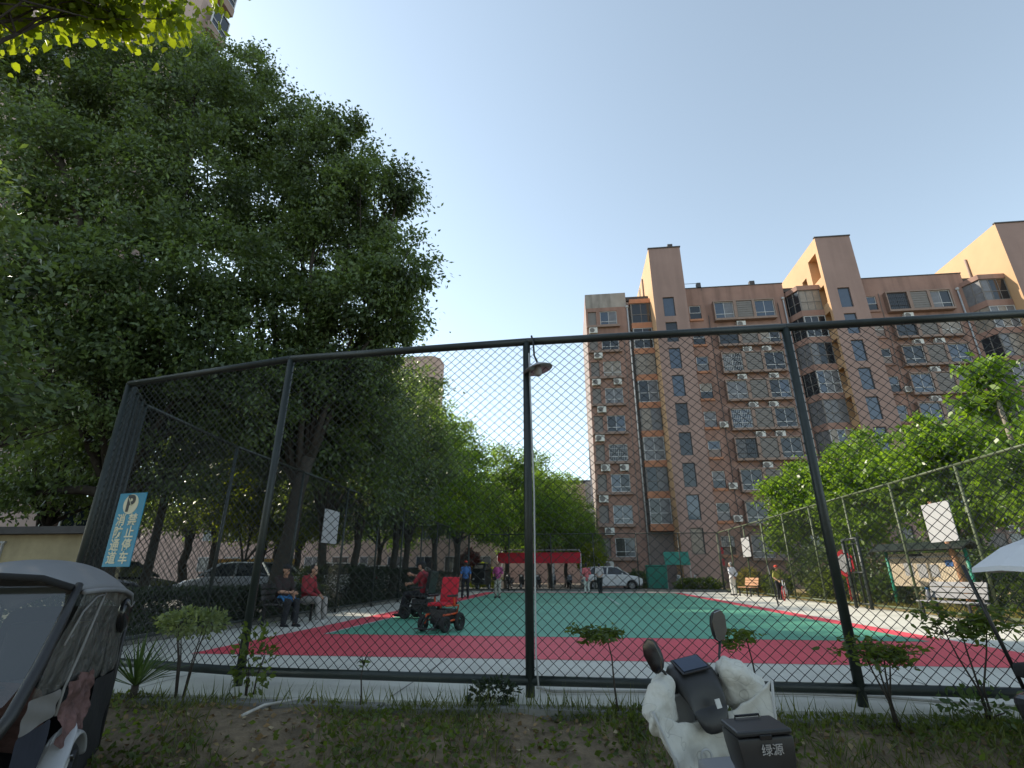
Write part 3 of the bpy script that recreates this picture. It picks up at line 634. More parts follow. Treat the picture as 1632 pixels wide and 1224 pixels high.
# ---- high-rise on the left, behind the trees
H = thing('high_rise', 'very tall pink apartment tower seen through the tree crowns at the left', 'building', (0, 0, 0))
m = MB(); m.b2((-40, 18.0, -0.3), (-20.3, 19.7, 62)); m.b2((-40, 19.702, -0.3), (-32.5, 24.0, 62)); m.build('wall', 'tower_pink', H)  # rear wing is unseen; footprint shaped for where its shadow falls
for i in range(21):
    z = 2.6 + 2.9 * i
    MB().b2((-20.298, 18.3, z - 0.9), (-19.75, 19.7, z - 0.3)).build('balcony', 'sill', H)
    for v in (18.35,):
        o = window(H, v, v + 1.3, 0, 1.6, 0, 2, 'frame_white', 0.3); o.rotation_euler = (0, 0, math.pi / 2); o.location = (-19.8, v + 0.65, z - 0.3)
    for u in (-36.5, -30.0):
        window(H, u, u + 1.9, z - 0.2, z + 1.4, 17.99, 2, 'frame_white', 0.3)
# ---- pink block far behind the tree row, and lower blocks beyond the far road
def block(label, u0, u1, v0, v1, h, wins, mat='pink_wall', roof='roof_dark', chamfer=0.0):
    b = thing('apartment_block', label, 'building', ((u0 + u1) / 2, v0, 0)); hu = (u1 - u0) / 2; D_ = v1 - v0
    m = MB(); poly = [(-hu, 0), (hu - chamfer, 0), (hu, chamfer), (hu, D_), (-hu, D_)] if chamfer else [(-hu, 0), (hu, 0), (hu, D_), (-hu, D_)]
    m.prism(poly, 'z', -0.3, h).build('wall', mat, b)
    MB().prism([(x * 1.004, y) for x, y in poly], 'z', h + 0.004, h + 0.35).build('roof', mat if chamfer else roof, b)
    for (a, w, z, hh) in wins: window(b, a, a + w, z, z + hh, -0.01, 2, 'frame_white', 0.0)
    return b
q0, q1 = on_v(590, 575, 66), on_v(697, 600, 66)
block('tall pink block rising above the middle of the tree row', -38, q1.x, 66, 69.5, q0.z, [(((q1.x + 38) / 2) - 5.4, 1.9, 3.0 * k, 1.7) for k in range(1, 10)] + [(((q1.x + 38) / 2) - 9.6, 1.9, 3.0 * k, 1.7) for k in range(1, 10)], chamfer=1.0)
block('low pink block behind the tree trunks with rows of small windows', -90, -7.2, 52, 60, 7.2, [(10 + 2.9 * k, 1.7, z, 1.4) for k in range(11) for z in (1.3, 4.3)])
block('small pink block far away beside the tall flats', -15, 2.2, 74, 84, 13.2, [(0.5 + 2.2 * k, 1.3, z, 1.3) for k in range(3) for z in (3, 6, 9)])
q = on_v(918, 768, 110); block('distant pale block just visible over the far trees', q.x - 9, q.x + 7, 110, 120, q.z, [], mat='facade_grey')
# ---- beige garage at the far left, with a flat dark roof
gq = thing('garage', 'low beige garage with flat dark roof behind the canopy tricycle', 'building', (-13.6, 11.5, 0))
MB().b2((-5.5, 0, -0.3), (2.15, 1.1, 1.95)).build('wall', 'beige_wall', gq)
MB().b2((-5.7, -0.25, 1.954), (2.3, 1.3, 2.12)).build('roof', 'roof_dark', gq)
m = MB()
for k in range(4): m.b2((-1.4 + k * 0.42, -0.05, 0.2), (-1.36 + k * 0.42, -0.002, 1.75))
m.b2((-1.45, -0.05, 1.75), (-0.06, -0.002, 1.8)); m.build('door_grille', 'pipe_grey', gq)
MB().b2((0.55, -0.06, 1.0), (0.8, -0.002, 1.3)).build('meter_box', 'roof_dark', gq)
m = MB(); m.b2((-13.6, 24.9, -0.2), (-17.6, 25.2, 1.75)); yw = m.build('boundary_wall', 'yellow_wall'); tag(yw, 'yellow painted wall behind the parked cars', 'wall')

# ================================================================== trees and plants
def lobe_points(lobes, dens, rng, inner=0.45):
    """clump centres: mostly in the outer shell of each ellipsoid lobe"""
    out = []; nor = []
    for (c, r) in lobes:
        r = np.array(r if hasattr(r, '__len__') else (r, r, r * 0.8)); n = max(6, int(dens * (r[0] * r[1] * r[2]) ** (2 / 3)))
        d = rand_dir(n, rng); k = rng.uniform(inner ** 2, 1.08, (n, 1)) ** 0.5
        wob = 1 + 0.16 * np.sin(d[:, :1] * 7 + c[0]) * np.sin(d[:, 1:2] * 6 + c[1]) * np.sin(d[:, 2:] * 8 + c[2])
        out.append(np.array(c) + d * k * r * wob); nor.append(d)
    return np.concatenate(out), np.concatenate(nor)
def crown_mesh(name, lobes, n_leaves, size, mat, seed, dens=26, spread=0.34, droop=0.5, aspect=0.5, base=(0, 0, 0), inner=0.45, nv=4):
    rng = np.random.default_rng(seed); P, Nn = lobe_points(lobes, dens, rng, inner)
    idx = rng.integers(0, len(P), n_leaves); w = rng.uniform(0.5, 1.4, len(P))[idx][:, None]
    C = P[idx] + rng.normal(size=(n_leaves, 3)) * spread * w * np.array((1, 1, 0.62))
    D = Nn[idx] * 0.7 + rand_dir(n_leaves, rng) * 0.9 + np.array((0, 0, -droop))
    V = leaf_verts(C, D, size, rng, aspect, 0.25, nv); return raw_mesh(name, V - np.array(base), nv, mat), P - np.array(base)
def wood_mesh(name, base_r, forks, lobes, seed, mat, P=None, twigs=40, base=(0, 0, 0), lean=(0, 0)):
    """trunk from the ground to the first fork, one limb to every lobe, twigs into the clumps; base-relative"""
    rng = random.Random(seed); m = MB(); B0 = Vector(base)
    fk = Vector((lean[0], lean[1], forks))
    pts = [Vector((0, 0, -0.15)), Vector((0, 0, 0.1))] + [fk * t + Vector((rng.uniform(-1, 1), rng.uniform(-1, 1), 0)) * base_r * 0.5 for t in (0.25, 0.5, 0.75, 1.0)]
    m.tube(pts, [base_r * 1.5, base_r * 1.15, base_r * 0.98, base_r * 0.9, base_r * 0.82, base_r * 0.74], 10)
    for (c, r) in lobes:
        c = Vector(c) - B0; st = pts[rng.choice((-1, -1, -2))]; d = c - st; L_ = d.length; bend = Vector((rng.uniform(-1, 1), rng.uniform(-1, 1), rng.uniform(0.0, 0.8))) * L_ * 0.10
        q = [st, st + d * 0.25 + bend * 0.6 + Vector((0, 0, L_ * 0.03)), st + d * 0.55 + bend, st + d * 0.8 + bend * 0.5, c]
        r0 = base_r * rng.uniform(0.34, 0.55); m.tube(q, [r0, r0 * 0.8, r0 * 0.55, r0 * 0.36, r0 * 0.2], 7)
        if P is not None:
            near = P[np.argsort(np.linalg.norm(P - np.array(c), axis=1))[: 60]]
            for k in range(min(twigs // max(1, len(lobes)) + 2, len(near))):
                e = Vector(near[rng.randrange(len(near))]); s0 = q[rng.choice((2, 3, 4))]; mid = (s0 + e) / 2 + Vector((rng.uniform(-.2, .2), rng.uniform(-.2, .2), rng.uniform(-.1, .25)))
                m.tube([s0, mid, e], [r0 * 0.26, r0 * 0.16, 0.008], 5)
    return m.mesh(name, True, (mat,))
def tree(name, label, base, lobes, n, size, leaf, seed, base_r=0.2, forks=2.4, bark='bark', group=None, dens=26, spread=0.34, droop=0.5, lean=(0, 0), aspect=0.5, twigs=40, inner=0.45, nv=4):
    t = thing(name, label, 'tree', base, 0, group)
    cm, P = crown_mesh('crown', lobes, n, size, leaf, seed, dens, spread, droop, aspect, base, inner, nv)
    link('trunk', wood_mesh('trunk', base_r, forks, lobes, seed, bark, P, twigs, base, lean), t); link('crown', cm, t); return t
def L(x, y, V, r): return (tuple(on_v(x, y, V)), r)
# --- the two big camphor trees whose crowns fill the upper left
tree('camphor_tree', 'huge dark camphor tree whose crown bulges out over the court', (-7.75, 13.6, 0),
     [L(636, 305, 13.0, (0.6, 0.8, 0.8)), L(640, 425, 13.0, (0.95, 1.2, 1.35)), L(590, 480, 13.4, (1.5, 1.6, 1.4)), L(575, 330, 13.2, (1.4, 1.6, 1.5)), L(520, 270, 13.4, (1.9, 1.9, 1.9)), L(430, 210, 13.6, (1.9, 1.9, 2.0)),
      L(370, 130, 13.8, (1.6, 1.7, 1.7)), L(500, 400, 14.0, (2.2, 2.0, 2.0)), L(420, 330, 14.2, (2.2, 2.0, 2.2)), L(540, 560, 13.8, (1.5, 1.6, 1.2)), L(440, 500, 13.2, (1.7, 1.6, 1.7)), L(620, 510, 13.4, (0.8, 1.1, 0.65)), L(330, 600, 13.8, (1.6, 1.5, 1.2)), L(420, 700, 14.0, (1.0, 1.1, 0.7)), L(480, 620, 13.6, (1.3, 1.3, 1.0)), L(560, 620, 14.4, (1.5, 1.4, 1.2)), L(580, 612, 15.2, (1.0, 1.1, 0.8)), L(520, 710, 15.2, (1.3, 1.2, 0.8)), L(450, 730, 14.6, (1.0, 1.0, 0.7)), L(565, 690, 16.0, (1.2, 1.2, 0.9))],
     175000, 0.145, 'leaf_camphor', 21, 0.24, 4.2, dens=26, spread=0.24, lean=(0.25, 0.1), twigs=90, inner=0.55)
tree('camphor_tree', 'wide dark camphor tree filling the upper left behind the corner post', (-11.6, 12.2, 0),
     [L(310, 160, 12.0, (1.9, 1.9, 1.9)), L(220, 150, 11.8, (2.2, 2.0, 2.0)), L(120, 140, 11.4, (2.2, 2.0, 2.2)), L(40, 130, 11.0, (2.2, 2.0, 2.0)), L(300, 300, 11.6, (2.2, 2.0, 2.2)), L(180, 300, 11.2, (2.4, 2.0, 2.2)), L(60, 290, 10.8, (2.4, 2.2, 2.2)),
      L(330, 430, 11.4, (2.0, 1.8, 1.8)), L(220, 450, 11.0, (2.2, 2.0, 1.8)), L(110, 470, 10.6, (2.0, 2.0, 1.5)), L(10, 420, 10.4, (1.8, 1.8, 1.6)), L(340, 560, 11.8, (1.7, 1.7, 1.3)), L(240, 560, 11.4, (1.8, 1.7, 1.0)), L(130, 740, 12.4, (1.2, 1.2, 0.8)), L(380, 640, 12.4, (1.5, 1.5, 1.1)), L(270, 680, 12.8, (1.5, 1.4, 1.0)), L(40, 790, 12.0, (0.9, 1.0, 0.5)), L(230, 640, 13.4, (1.7, 1.5, 1.3)), L(180, 690, 13.8, (1.3, 1.2, 0.9)), L(300, 760, 13.2, (1.0, 1.0, 0.6))],
     165000, 0.145, 'leaf_camphor', 22, 0.30, 4.0, dens=26, spread=0.25, lean=(-0.3, 0.2), twigs=90, inner=0.55)
# --- leaning tree at the far left edge, only limbs and a skirt of leaves in view
tree('leaning_tree', 'tree at the left edge with bare limbs leaning up to the right', (-15.2, 10.6, 0),
     [L(120, 640, 10.6, (1.0, 1.0, 0.6)), L(60, 560, 10.2, (1.3, 1.2, 0.8)), L(20, 640, 10.2, (0.9, 1.0, 0.6)), L(170, 580, 10.8, (0.8, 0.9, 0.5)), L(-40, 500, 10.2, (1.6, 1.4, 1.0))],
     16000, 0.12, 'leaf_camphor', 23, 0.17, 1.9, dens=26, spread=0.30, lean=(0.7, 0.2), twigs=40)
# --- near tree whose sunlit twigs hang into the top left corner
tree('overhanging_tree', 'near tree with big sunlit yellow green leaves hanging into the top corner', (-7.2, 1.2, -0.3),
     [(tuple(at_depth(60, -25, 5.6)), (0.75, 0.6, 0.30)), (tuple(at_depth(125, 8, 5.7)), (0.40, 0.5, 0.26)), (tuple(at_depth(10, -10, 5.4)), (0.35, 0.4, 0.25)), (tuple(at_depth(-60, -80, 5.4)), (1.0, 0.9, 0.5)), (tuple(at_depth(270, -25, 6.0)), (0.5, 0.5, 0.18)), (tuple(at_depth(90, -90, 5.8)), (1.0, 0.9, 0.4)), (tuple(at_depth(-260, -90, 5.4)), (1.3, 1.1, 0.8)), (tuple(at_depth(170, 20, 5.9)), (0.22, 0.3, 0.16))],
     6500, 0.115, 'leaf_yellow', 24, 0.12, 3.0, dens=34, spread=0.17, droop=0.9, lean=(0.5, 0.3), aspect=0.75, twigs=40, nv=6)
tree('sunlit_shoot', 'sunlit yellow green shoot standing against the high pink tower', (-12.4, 14.6, 0),
     [L(285, 75, 14.2, (0.8, 0.8, 1.3)), L(262, 45, 14.2, (0.5, 0.6, 0.9)), L(330, 95, 14.0, (0.6, 0.7, 0.8))], 5200, 0.15, 'leaf_yellow', 25, 0.12, 9.0, dens=40, spread=0.24, twigs=10)
# --- row of street trees along the left fence and round the far end
def make_row_tree(seed, leaf, n=17000):
    rg = random.Random(seed); lob = [((rg.uniform(-.3, .3), rg.uniform(-.3, .3), 8.6), (1.5, 1.5, 1.5))]
    for k in range(9): an = k * 2.4 + rg.uniform(-.4, .4); z = 3.5 + 0.50 * k + rg.uniform(-.3, .3); rr = 1.75 - 0.10 * abs(k - 3); lob.append(((rr * math.cos(an), rr * math.sin(an), z), (1.25, 1.25, 1.05)))
    return lob
def row_tree(label, base, seed, leaf, sc, rz, src=None, n=17000, size=0.17):
    if src is None:
        t = tree('street_tree', label, (0, 0, 0), make_row_tree(seed, leaf), n, size, leaf, seed, 0.17, 2.6, group='street trees round the court', dens=24, spread=0.34, twigs=60)
    else:
        t = copy_tree(src); t['label'] = label
    t.location = base; t.rotation_euler = (0, 0, rz); t.scale = sc; return t
sA = row_tree('dark street tree rising just behind the seated pair', (-8.3, 17.2, 0), 31, 'leaf_camphor', (0.95, 0.95, 1.0), 0.3, n=20000)
sB = row_tree('bright street tree left of the pink block with sunlit top', (-9.1, 29.0, 0), 32, 'leaf_row', (1.15, 1.15, 1.2), 1.0, n=24000)
sC = row_tree('dark spreading street tree behind the red awning', (-1.9, 44.5, 0), 33, 'leaf_row', (1.05, 1.05, 0.95), 2.0, n=20000)
for lab, b, sc, rz, src in (
    ('dark street tree second in the left row', (-8.6, 20.6, 0), (0.98, 0.98, 1.08), 1.9, sA), ('dark street tree third in the left row', (-8.4, 24.6, 0), (1.08, 1.08, 1.14), 3.1, sA),
    ('street tree fifth in the left row beside the red power chair', (-8.7, 33.2, 0), (1.2, 1.2, 1.2), 4.0, sB), ('street tree sixth in the left row behind the man in blue', (-8.2, 37.8, 0), (1.2, 1.2, 1.2), 0.4, sB),
    ('yellow green street tree in the middle of the far end', (-5.2, 42.0, 0), (1.2, 1.2, 1.12), 5.1, sB), ('street tree behind the middle post of the near fence', (-3.4, 47.6, 0), (1.25, 1.25, 1.2), 2.6, sC),
    ('street tree with a ragged top right of the middle post', (-0.6, 50.5, 0), (1.1, 1.1, 1.02), 3.6, sC), ('small dark tree beside the left corner of the flats', (1.0, 46.6, 0), (0.72, 0.72, 0.62), 0.9, sC),
    ('background tree behind the silver car', (-13.5, 22.0, 0), (1.2, 1.2, 1.1), 2.2, sA), ('background tree between the silver car and the yellow wall', (-15.5, 29.0, 0), (1.2, 1.2, 1.0), 0.2, sB), ('background tree far behind the hedge', (-14.0, 38.0, 0), (1.3, 1.3, 1.1), 1.4, sB), ('background tree left of the yellow wall', (-18.0, 16.2, 0), (1.1, 1.1, 1.0), 5.0, sA), ('background tree behind the parking sign', (-17.0, 24.0, 0), (1.35, 1.35, 1.1), 0.7, sA), ('background tree far behind the dark car', (-22.5, 29.0, 0), (1.5, 1.5, 1.25), 2.9, sA), ('background tree between the sign and the left post', (-19.5, 33.5, 0), (1.5, 1.5, 1.2), 4.2, sA)):
    row_tree(lab, b, 0, None, sc, rz, src)
for k, (lab, b, sc) in enumerate((('street tree behind the camera at the far left', (-9.5, -7.5, -0.3), 1.0), ('street tree behind the camera left of the scooter', (-3.2, -8.6, -0.3), 1.05), ('street tree behind the camera near the quilted scooter', (2.6, -7.8, -0.3), 0.95), ('street tree behind the camera at the far right', (8.6, -9.0, -0.3), 1.05))): row_tree(lab, b, 0, None, (sc, sc, sc), 1.7 * k, sA)
row_tree('unseen shade tree added left of the canopy tricycle', (-10.6, 5.6, -0.1), 0, None, (0.9, 0.9, 0.78), 2.2, sA)  # added out of view to keep the sun off the tricycle roof
tree('yellow_tree', 'low sunlit yellow green tree above the yellow wall', (-13.0, 20.2, 0), [((-14.2, 20.6, 4.2), (1.2, 1.1, 0.9)), ((-11.4, 23.2, 3.6), (1.2, 1.1, 0.9)), ((-13.2, 20.2, 3.4), (1.5, 1.3, 1.1)), ((-11.9, 20.6, 3.0), (1.2, 1.2, 0.9)), ((-12.6, 20.0, 4.4), (1.1, 1.1, 0.9)), ((-10.9, 21.0, 3.5), (0.9, 0.9, 0.7))], 13000, 0.16, 'leaf_yellow', 41, 0.1, 1.5, dens=26, spread=0.28)
# --- broad leaved trees on the right
def rtree(label, base, lobes, n, seed, size=0.20, leaf='leaf_right', bark='bark_pale', **k):
    return tree('broadleaf_tree', label, base, lobes, n, size, leaf, seed, k.pop('base_r', 0.13), k.pop('forks', 1.8), bark, 'broadleaf trees along the right fence', dens=30, spread=0.26, aspect=0.55, droop=0.35, **k)
rtree('broadleaf tree nearest the flats with a bright left flank', (13.2, 31.5, 0), [((12.6, 31.5, 5.6), (1.6, 1.6, 1.3)), ((13.4, 31, 4.2), (2.1, 2.0, 1.4)), ((14.2, 31, 5.4), (1.7, 1.7, 1.3)), ((12.0, 31.2, 3.4), (1.2, 1.3, 1.1)), ((13.2, 31, 6.4), (1.0, 1.0, 0.8))], 15000, 51)
rtree('broadleaf tree in the middle of the right row with a bright rounded top', (13.4, 26.0, 0), [((13.0, 26, 5.4), (1.6, 1.6, 1.3)), ((13.8, 25.4, 6.2), (1.5, 1.5, 1.1)), ((13.2, 25.5, 4.0), (2.0, 1.9, 1.4)), ((14.6, 25, 5.0), (1.5, 1.5, 1.3)), ((12.6, 25, 2.9), (1.1, 1.2, 0.9))], 15000, 52)
rtree('wide bright broadleaf tree above the notice board', (13.6, 20.5, 0), [((13.0, 20.5, 4.8), (1.6, 1.5, 1.1)), ((14.4, 20, 5.3), (1.5, 1.5, 1.0)), ((13.4, 20, 3.6), (1.9, 1.7, 1.2)), ((15.2, 19.4, 4.4), (1.5, 1.5, 1.2)), ((13.6, 20.3, 6.0), (0.9, 0.9, 0.7))], 16000, 53)
rtree('dense dark broadleaf tree behind the large white board', (14.0, 15.6, 0), [((13.4, 15.8, 3.7), (1.6, 1.5, 1.1)), ((14.6, 15.2, 4.3), (1.6, 1.5, 1.2)), ((13.2, 15.4, 2.9), (1.3, 1.3, 1.0)), ((15.6, 14.8, 4.0), (1.5, 1.4, 1.4)), ((14.4, 14.6, 3.2), (1.4, 1.3, 1.1)), ((14.2, 15.6, 5.0), (1.0, 1.0, 0.7))], 18000, 54)
rtree('dark broadleaf tree at the right edge behind the umbrella', (14.6, 12.2, 0), [((14.0, 12.4, 3.6), (1.4, 1.3, 1.1)), ((15.2, 12.0, 3.9), (1.5, 1.4, 1.0)), ((14.0, 12.0, 2.4), (1.2, 1.2, 0.9)), ((16.2, 11.6, 3.6), (1.5, 1.4, 1.3))], 14000, 55)
# slender pale tree with hanging leaves
a = on_u(1568, 600, 13.6)
rtree('slender pale tree with long hanging leaves rising over the others', (13.6, a.y - 0.2, 0), [(tuple(on_u(1560, 600, 13.6)), (0.45, 0.5, 0.35)), (tuple(on_u(1600, 650, 13.8)), (0.6, 0.6, 0.45)), (tuple(on_u(1545, 640, 13.5)), (0.4, 0.4, 0.3)), (tuple(on_u(1572, 592, 13.6)), (0.28, 0.3, 0.2))], 1300, 56, size=0.27, base_r=0.08, forks=6.2, twigs=16)
m = MB(); q = on_u(1532, 900, 11.5); m.tube([(q.x, q.y, -0.1), (q.x - 0.05, q.y + 0.1, 1.4), (q.x - 0.2, q.y + 0.3, 3.2)], [0.10, 0.08, 0.05], 8)
tag(m.build('bare_trunk', 'wood_plank', smooth=True), 'thin reddish tree trunk beside the notice board', 'tree trunk')
# --- hedges, low bushes
def bush(name, label, cat, c, r, n, size, mat, seed, group=None, box=False, stems=0):
    t = thing(name, label, cat, (c[0], c[1], 0), 0, group); rng = np.random.default_rng(seed)
    if box:
        P = rng.uniform(-1, 1, (n, 3)); k = rng.integers(0, 3, n); s_ = np.sign(rng.uniform(-1, 1, n)); P[np.arange(n), k] = s_ * rng.uniform(0.75, 1.03, n); P = P * np.array(r) * (1 + 0.06 * np.sin(P[:, :1] * 9 + seed)); D = P / np.array(r) + rand_dir(n, rng) * 0.9
    else:
        D = rand_dir(n, rng); P = D * rng.uniform(0.3, 1.06, (n, 1)) ** 0.6 * np.array(r) * (1 + 0.15 * np.sin(D[:, :1] * 6 + seed) * np.sin(D[:, 2:] * 5)); D = D + rand_dir(n, rng) * 0.9
    P[:, 2] += c[2]; me = raw_mesh('foliage', leaf_verts(P, D, size, rng, 0.55, 0.25, 6 if stems else 4), 6 if stems else 4, mat); link('foliage', me, t)
    if stems:
        m = MB(); rg = random.Random(seed)
        for i in range(stems): an = rg.uniform(0, 6.28); m.tube([(0.03 * math.cos(an), 0.03 * math.sin(an), -0.1), (r[0] * 0.25 * math.cos(an), r[1] * 0.25 * math.sin(an), c[2] * 0.5), (r[0] * 0.5 * math.cos(an), r[1] * 0.5 * math.sin(an), c[2])], [0.007, 0.006, 0.003], 6)
        m.build('stem', 'bark', t, smooth=True)
    return t
for k, (v0, v1, h, lab) in enumerate(((7.6, 11.6, 0.75, 'dark clipped hedge nearest the corner behind the left fence'), (11.8, 15.8, 0.72, 'dark clipped hedge behind the seated pair'), (16.2, 20.8, 1.25, 'dark clipped hedge right of the seated pair'), (21.0, 26.6, 1.2, 'dark clipped hedge behind the rider in red'), (26.8, 34.6, 1.15, 'dark clipped hedge at the far end of the left fence'))):
    bush('hedge', lab, 'hedge', (-8.05, (v0 + v1) / 2, h / 2), (0.62, (v1 - v0) / 2, h / 2), 9000, 0.085, 'leaf_hedge', 60 + k, 'hedges along the left fence', True)
for k, (c, r, n, mat, lab) in enumerate((((-6.6, 39.5, 0.9), (1.3, 0.9, 0.8), 4000, 'leaf_yellow', 'sunlit yellow green bush behind the black tricycle'), ((-7.3, 38.2, 1.6), (0.8, 0.8, 1.1), 3200, 'leaf_red', 'dark red leaved shrub behind the man in blue'), ((5.3, 44.5, 0.6), (1.2, 0.8, 0.7), 3000, 'leaf_shrub', 'round green bush in front of the white car'), ((1.5, 45.0, 2.2), (1.3, 1.0, 1.3), 3600, 'leaf_yellow', 'sunlit light green bush left of the flats'),
                                      ((8.2, 37.2, 0.35), (1.6, 0.7, 0.45), 3000, 'leaf_sapling', 'low yellowish bush below the parked motorbikes'), ((10.3, 33.5, 0.6), (0.5, 1.4, 0.7), 2600, 'grass_dry', 'sunlit dry weeds behind the old man'), ((10.4, 29.5, 0.55), (0.5, 1.6, 0.6), 2600, 'leaf_sapling', 'sunlit low bush behind the wooden bench'), ((10.6, 24.4, 0.55), (0.5, 1.6, 0.65), 2600, 'leaf_sapling', 'sunlit green bush right of the bicycle'), ((11.0, 20.9, 0.45), (0.6, 1.2, 0.55), 2400, 'leaf_shrub', 'green bush beside the gate'), ((12.6, 17.6, 0.5), (0.7, 2.4, 0.6), 3600, 'leaf_shrub', 'dark bush behind the notice board'), ((14.2, 11.5, 0.7), (1.0, 3.0, 0.9), 3600, 'leaf_shrub', 'dark bush at the right edge behind the fence'), ((12.6, 28.5, 1.4), (1.0, 4.2, 1.2), 6000, 'leaf_shrub', 'tall dark bush row under the right trees'), ((13.0, 21.0, 1.3), (0.9, 3.2, 1.0), 5000, 'leaf_shrub', 'tall dark bush under the wide right tree'))):
    bush('bush', lab, 'bush', c, r, n, 0.15 if mat != 'grass_dry' else 0.22, mat, 80 + k, 'bushes round the court')
# --- small plants on the bank in front of the near fence
bush('shrub', 'small shrub with pale green top in front of the corner fence', 'shrub', (-3.62, 5.0, 0.62), (0.33, 0.26, 0.12), 950, 0.042, 'leaf_pale', 101, None, False, 6)
bush('shrub', 'broad leaved weed climbing the left fence post', 'shrub', (-3.02, 5.12, 0.32), (0.20, 0.16, 0.34), 210, 0.06, 'leaf_sapling', 102, None, False, 5)
bush('shrub', 'leafy weed at the foot of the middle post', 'shrub', (-0.75, 5.12, 0.06), (0.22, 0.14, 0.13), 320, 0.05, 'leaf_hedge', 103, None, False, 5)
bush('shrub', 'leafy weeds at the foot of the slim right sapling', 'shrub', (3.10, 4.95, 0.06), (0.32, 0.2, 0.16), 240, 0.055, 'leaf_shrub', 104, None, False, 6)
def sapling(label, x, y, V, top, spread, n, nst, seed, leaf=0.055):
    b0 = on_v(x, y, V); t = thing('sapling', label, 'sapling', (b0.x, V, -0.06), 0, 'saplings in front of the near fence'); rg = random.Random(seed); rng = np.random.default_rng(seed)
    m = MB(); Pn = []; tq = on_v(top[0], top[1], V); dx, hz = tq.x - b0.x, tq.z + 0.06
    for i in range(nst):
        f_ = (i / max(1, nst - 1) - 0.5) * spread * 0.8 if nst > 1 else 0; e = Vector((dx + f_, rg.uniform(-.05, .05), hz * rg.uniform(0.9, 1.0)))
        m.tube([(0.012 * i, 0, -0.06), e * 0.35 + Vector((-f_ * 0.25, 0, 0)), e * 0.7 + Vector((rg.uniform(-.02, .02), 0, 0)), e], [0.010, 0.008, 0.006, 0.004], 6)
        for k in range(5):
            a_ = rg.uniform(0, 6.28); tip = e + Vector((math.cos(a_) * spread * rg.uniform(.4, 1), math.sin(a_) * 0.16, rg.uniform(-0.10, 0.10))); m.tube([e * 0.93, (e + tip) / 2 + Vector((0, 0, 0.03)), tip], [0.004, 0.003, 0.002], 4)
            Pn += [list(e + (tip - e) * s_) for s_ in (0.3, 0.5, 0.7, 0.85, 1.0)]
    m.build('stem', 'bark', t, smooth=True); Pn = np.array(Pn); n = int(n * 1.9); idx = rng.integers(0, len(Pn), n)
    C = Pn[idx] + rng.normal(size=(n, 3)) * (0.045, 0.045, 0.018); D = rand_dir(n, rng) * (1, 1, 0.35) + (0, 0, -0.15)
    link('foliage', raw_mesh('foliage', leaf_verts(C, D, leaf, rng, 0.40, 0.2, 6), 6, 'leaf_sapling'), t)
sapling('flat topped sapling left of the quilted scooter', 985, 1105, 4.95, (965, 998), 0.40, 260, 1, 111)
sapling('thin sapling between scooter mirror and right post', 1215, 1112, 4.95, (1188, 1010), 0.24, 110, 1, 112)
sapling('bushy sapling with several stems at the right fence post', 1425, 1140, 4.85, (1395, 1035), 0.30, 300, 4, 113)
sapling('tall flat topped sapling at the right by the umbrella scooter', 1570, 1125, 5.0, (1530, 985), 0.42, 380, 3, 114)
sapling('bare stick of a sapling on the bank left of the middle post', 575, 1118, 4.95, (578, 1050), 0.03, 4, 1, 115)
# spiky yucca at the left
y_ = thing('yucca', 'spiky yucca plant beside the canopy tricycle', 'plant', (-4.05, 4.95, -0.06)); rg = random.Random(7)
for i in range(60):
    an = rg.uniform(0, 6.28); el = rg.uniform(0.35, 1.45); L_ = rg.uniform(0.35, 0.55); d = Vector((math.cos(an) * math.cos(el), math.sin(an) * math.cos(el), math.sin(el))); sd = d.cross(Vector((0, 0, 1))).normalized() * 0.012
    p0 = Vector((0, 0, 0.14)); p1 = p0 + d * L_ * 0.55; p2 = p0 + d * L_ - Vector((0, 0, 0.05))
    MB().add([p0 - sd * 0.6, p0 + sd * 0.6, p1 + sd, p1 - sd, p2, p1 - Vector((0, 0, 0.008))], [(0, 1, 2, 5), (0, 5, 3), (3, 5, 4), (5, 2, 4)]).build('leaf', 'leaf_shrub', y_)
MB().tube([(0, 0, -0.1), (0, 0, 0.15)], [0.035, 0.03], 8).build('stem', 'bark', y_, smooth=True)
# --- grass, weeds and fallen leaves on the bank (too many to count)
rng = np.random.default_rng(9)
def bank_pts(n, vlo, vhi, f):
    u = rng.uniform(-7.5, 6.5, n); v = vlo + (vhi - vlo) * rng.uniform(0, 1, n) ** f; return u, v, np.array([bank_z(a, b) for a, b in zip(u, v)])
u, v, z = bank_pts(26000, 3.0, 5.04, 0.7); clump = (np.sin(u * 2.1 + 1) * np.sin(u * 0.7 + v * 1.3) + 0.6 * np.sin(u * 5.3 + v * 4) + (1.2 * (u > 0.4)) - 0.2 * (np.abs(u + 1.3) < 1.2) * 3 + rng.normal(size=len(u)) * 0.35 + (v > 4.75) * 0.8) > 0.15
u, v, z = u[clump], v[clump], z[clump]; n = len(u); C = np.stack([u, v, z], 1); D = np.stack([rng.normal(size=n) * 0.6, rng.normal(size=n) * 0.6, rng.uniform(0.4, 1.4, n)], 1)
tag(link('grass', raw_mesh('grass', leaf_verts(C, D, 0.10, rng, 0.10, 0.1), 4, 'grass')), 'short patchy grass on the earth bank', 'grass', kind='stuff')
u, v, z = bank_pts(17000, 3.0, 5.04, 0.8); k = (np.sin(u * 1.7 + 0.4) * np.sin(v * 2.9 + u) + rng.normal(size=len(u)) * 0.4) > 0.1; u, v, z = u[k], v[k], z[k]; n = len(u)
D = np.stack([rng.normal(size=n), rng.normal(size=n), rng.uniform(0.0, 0.9, n)], 1)
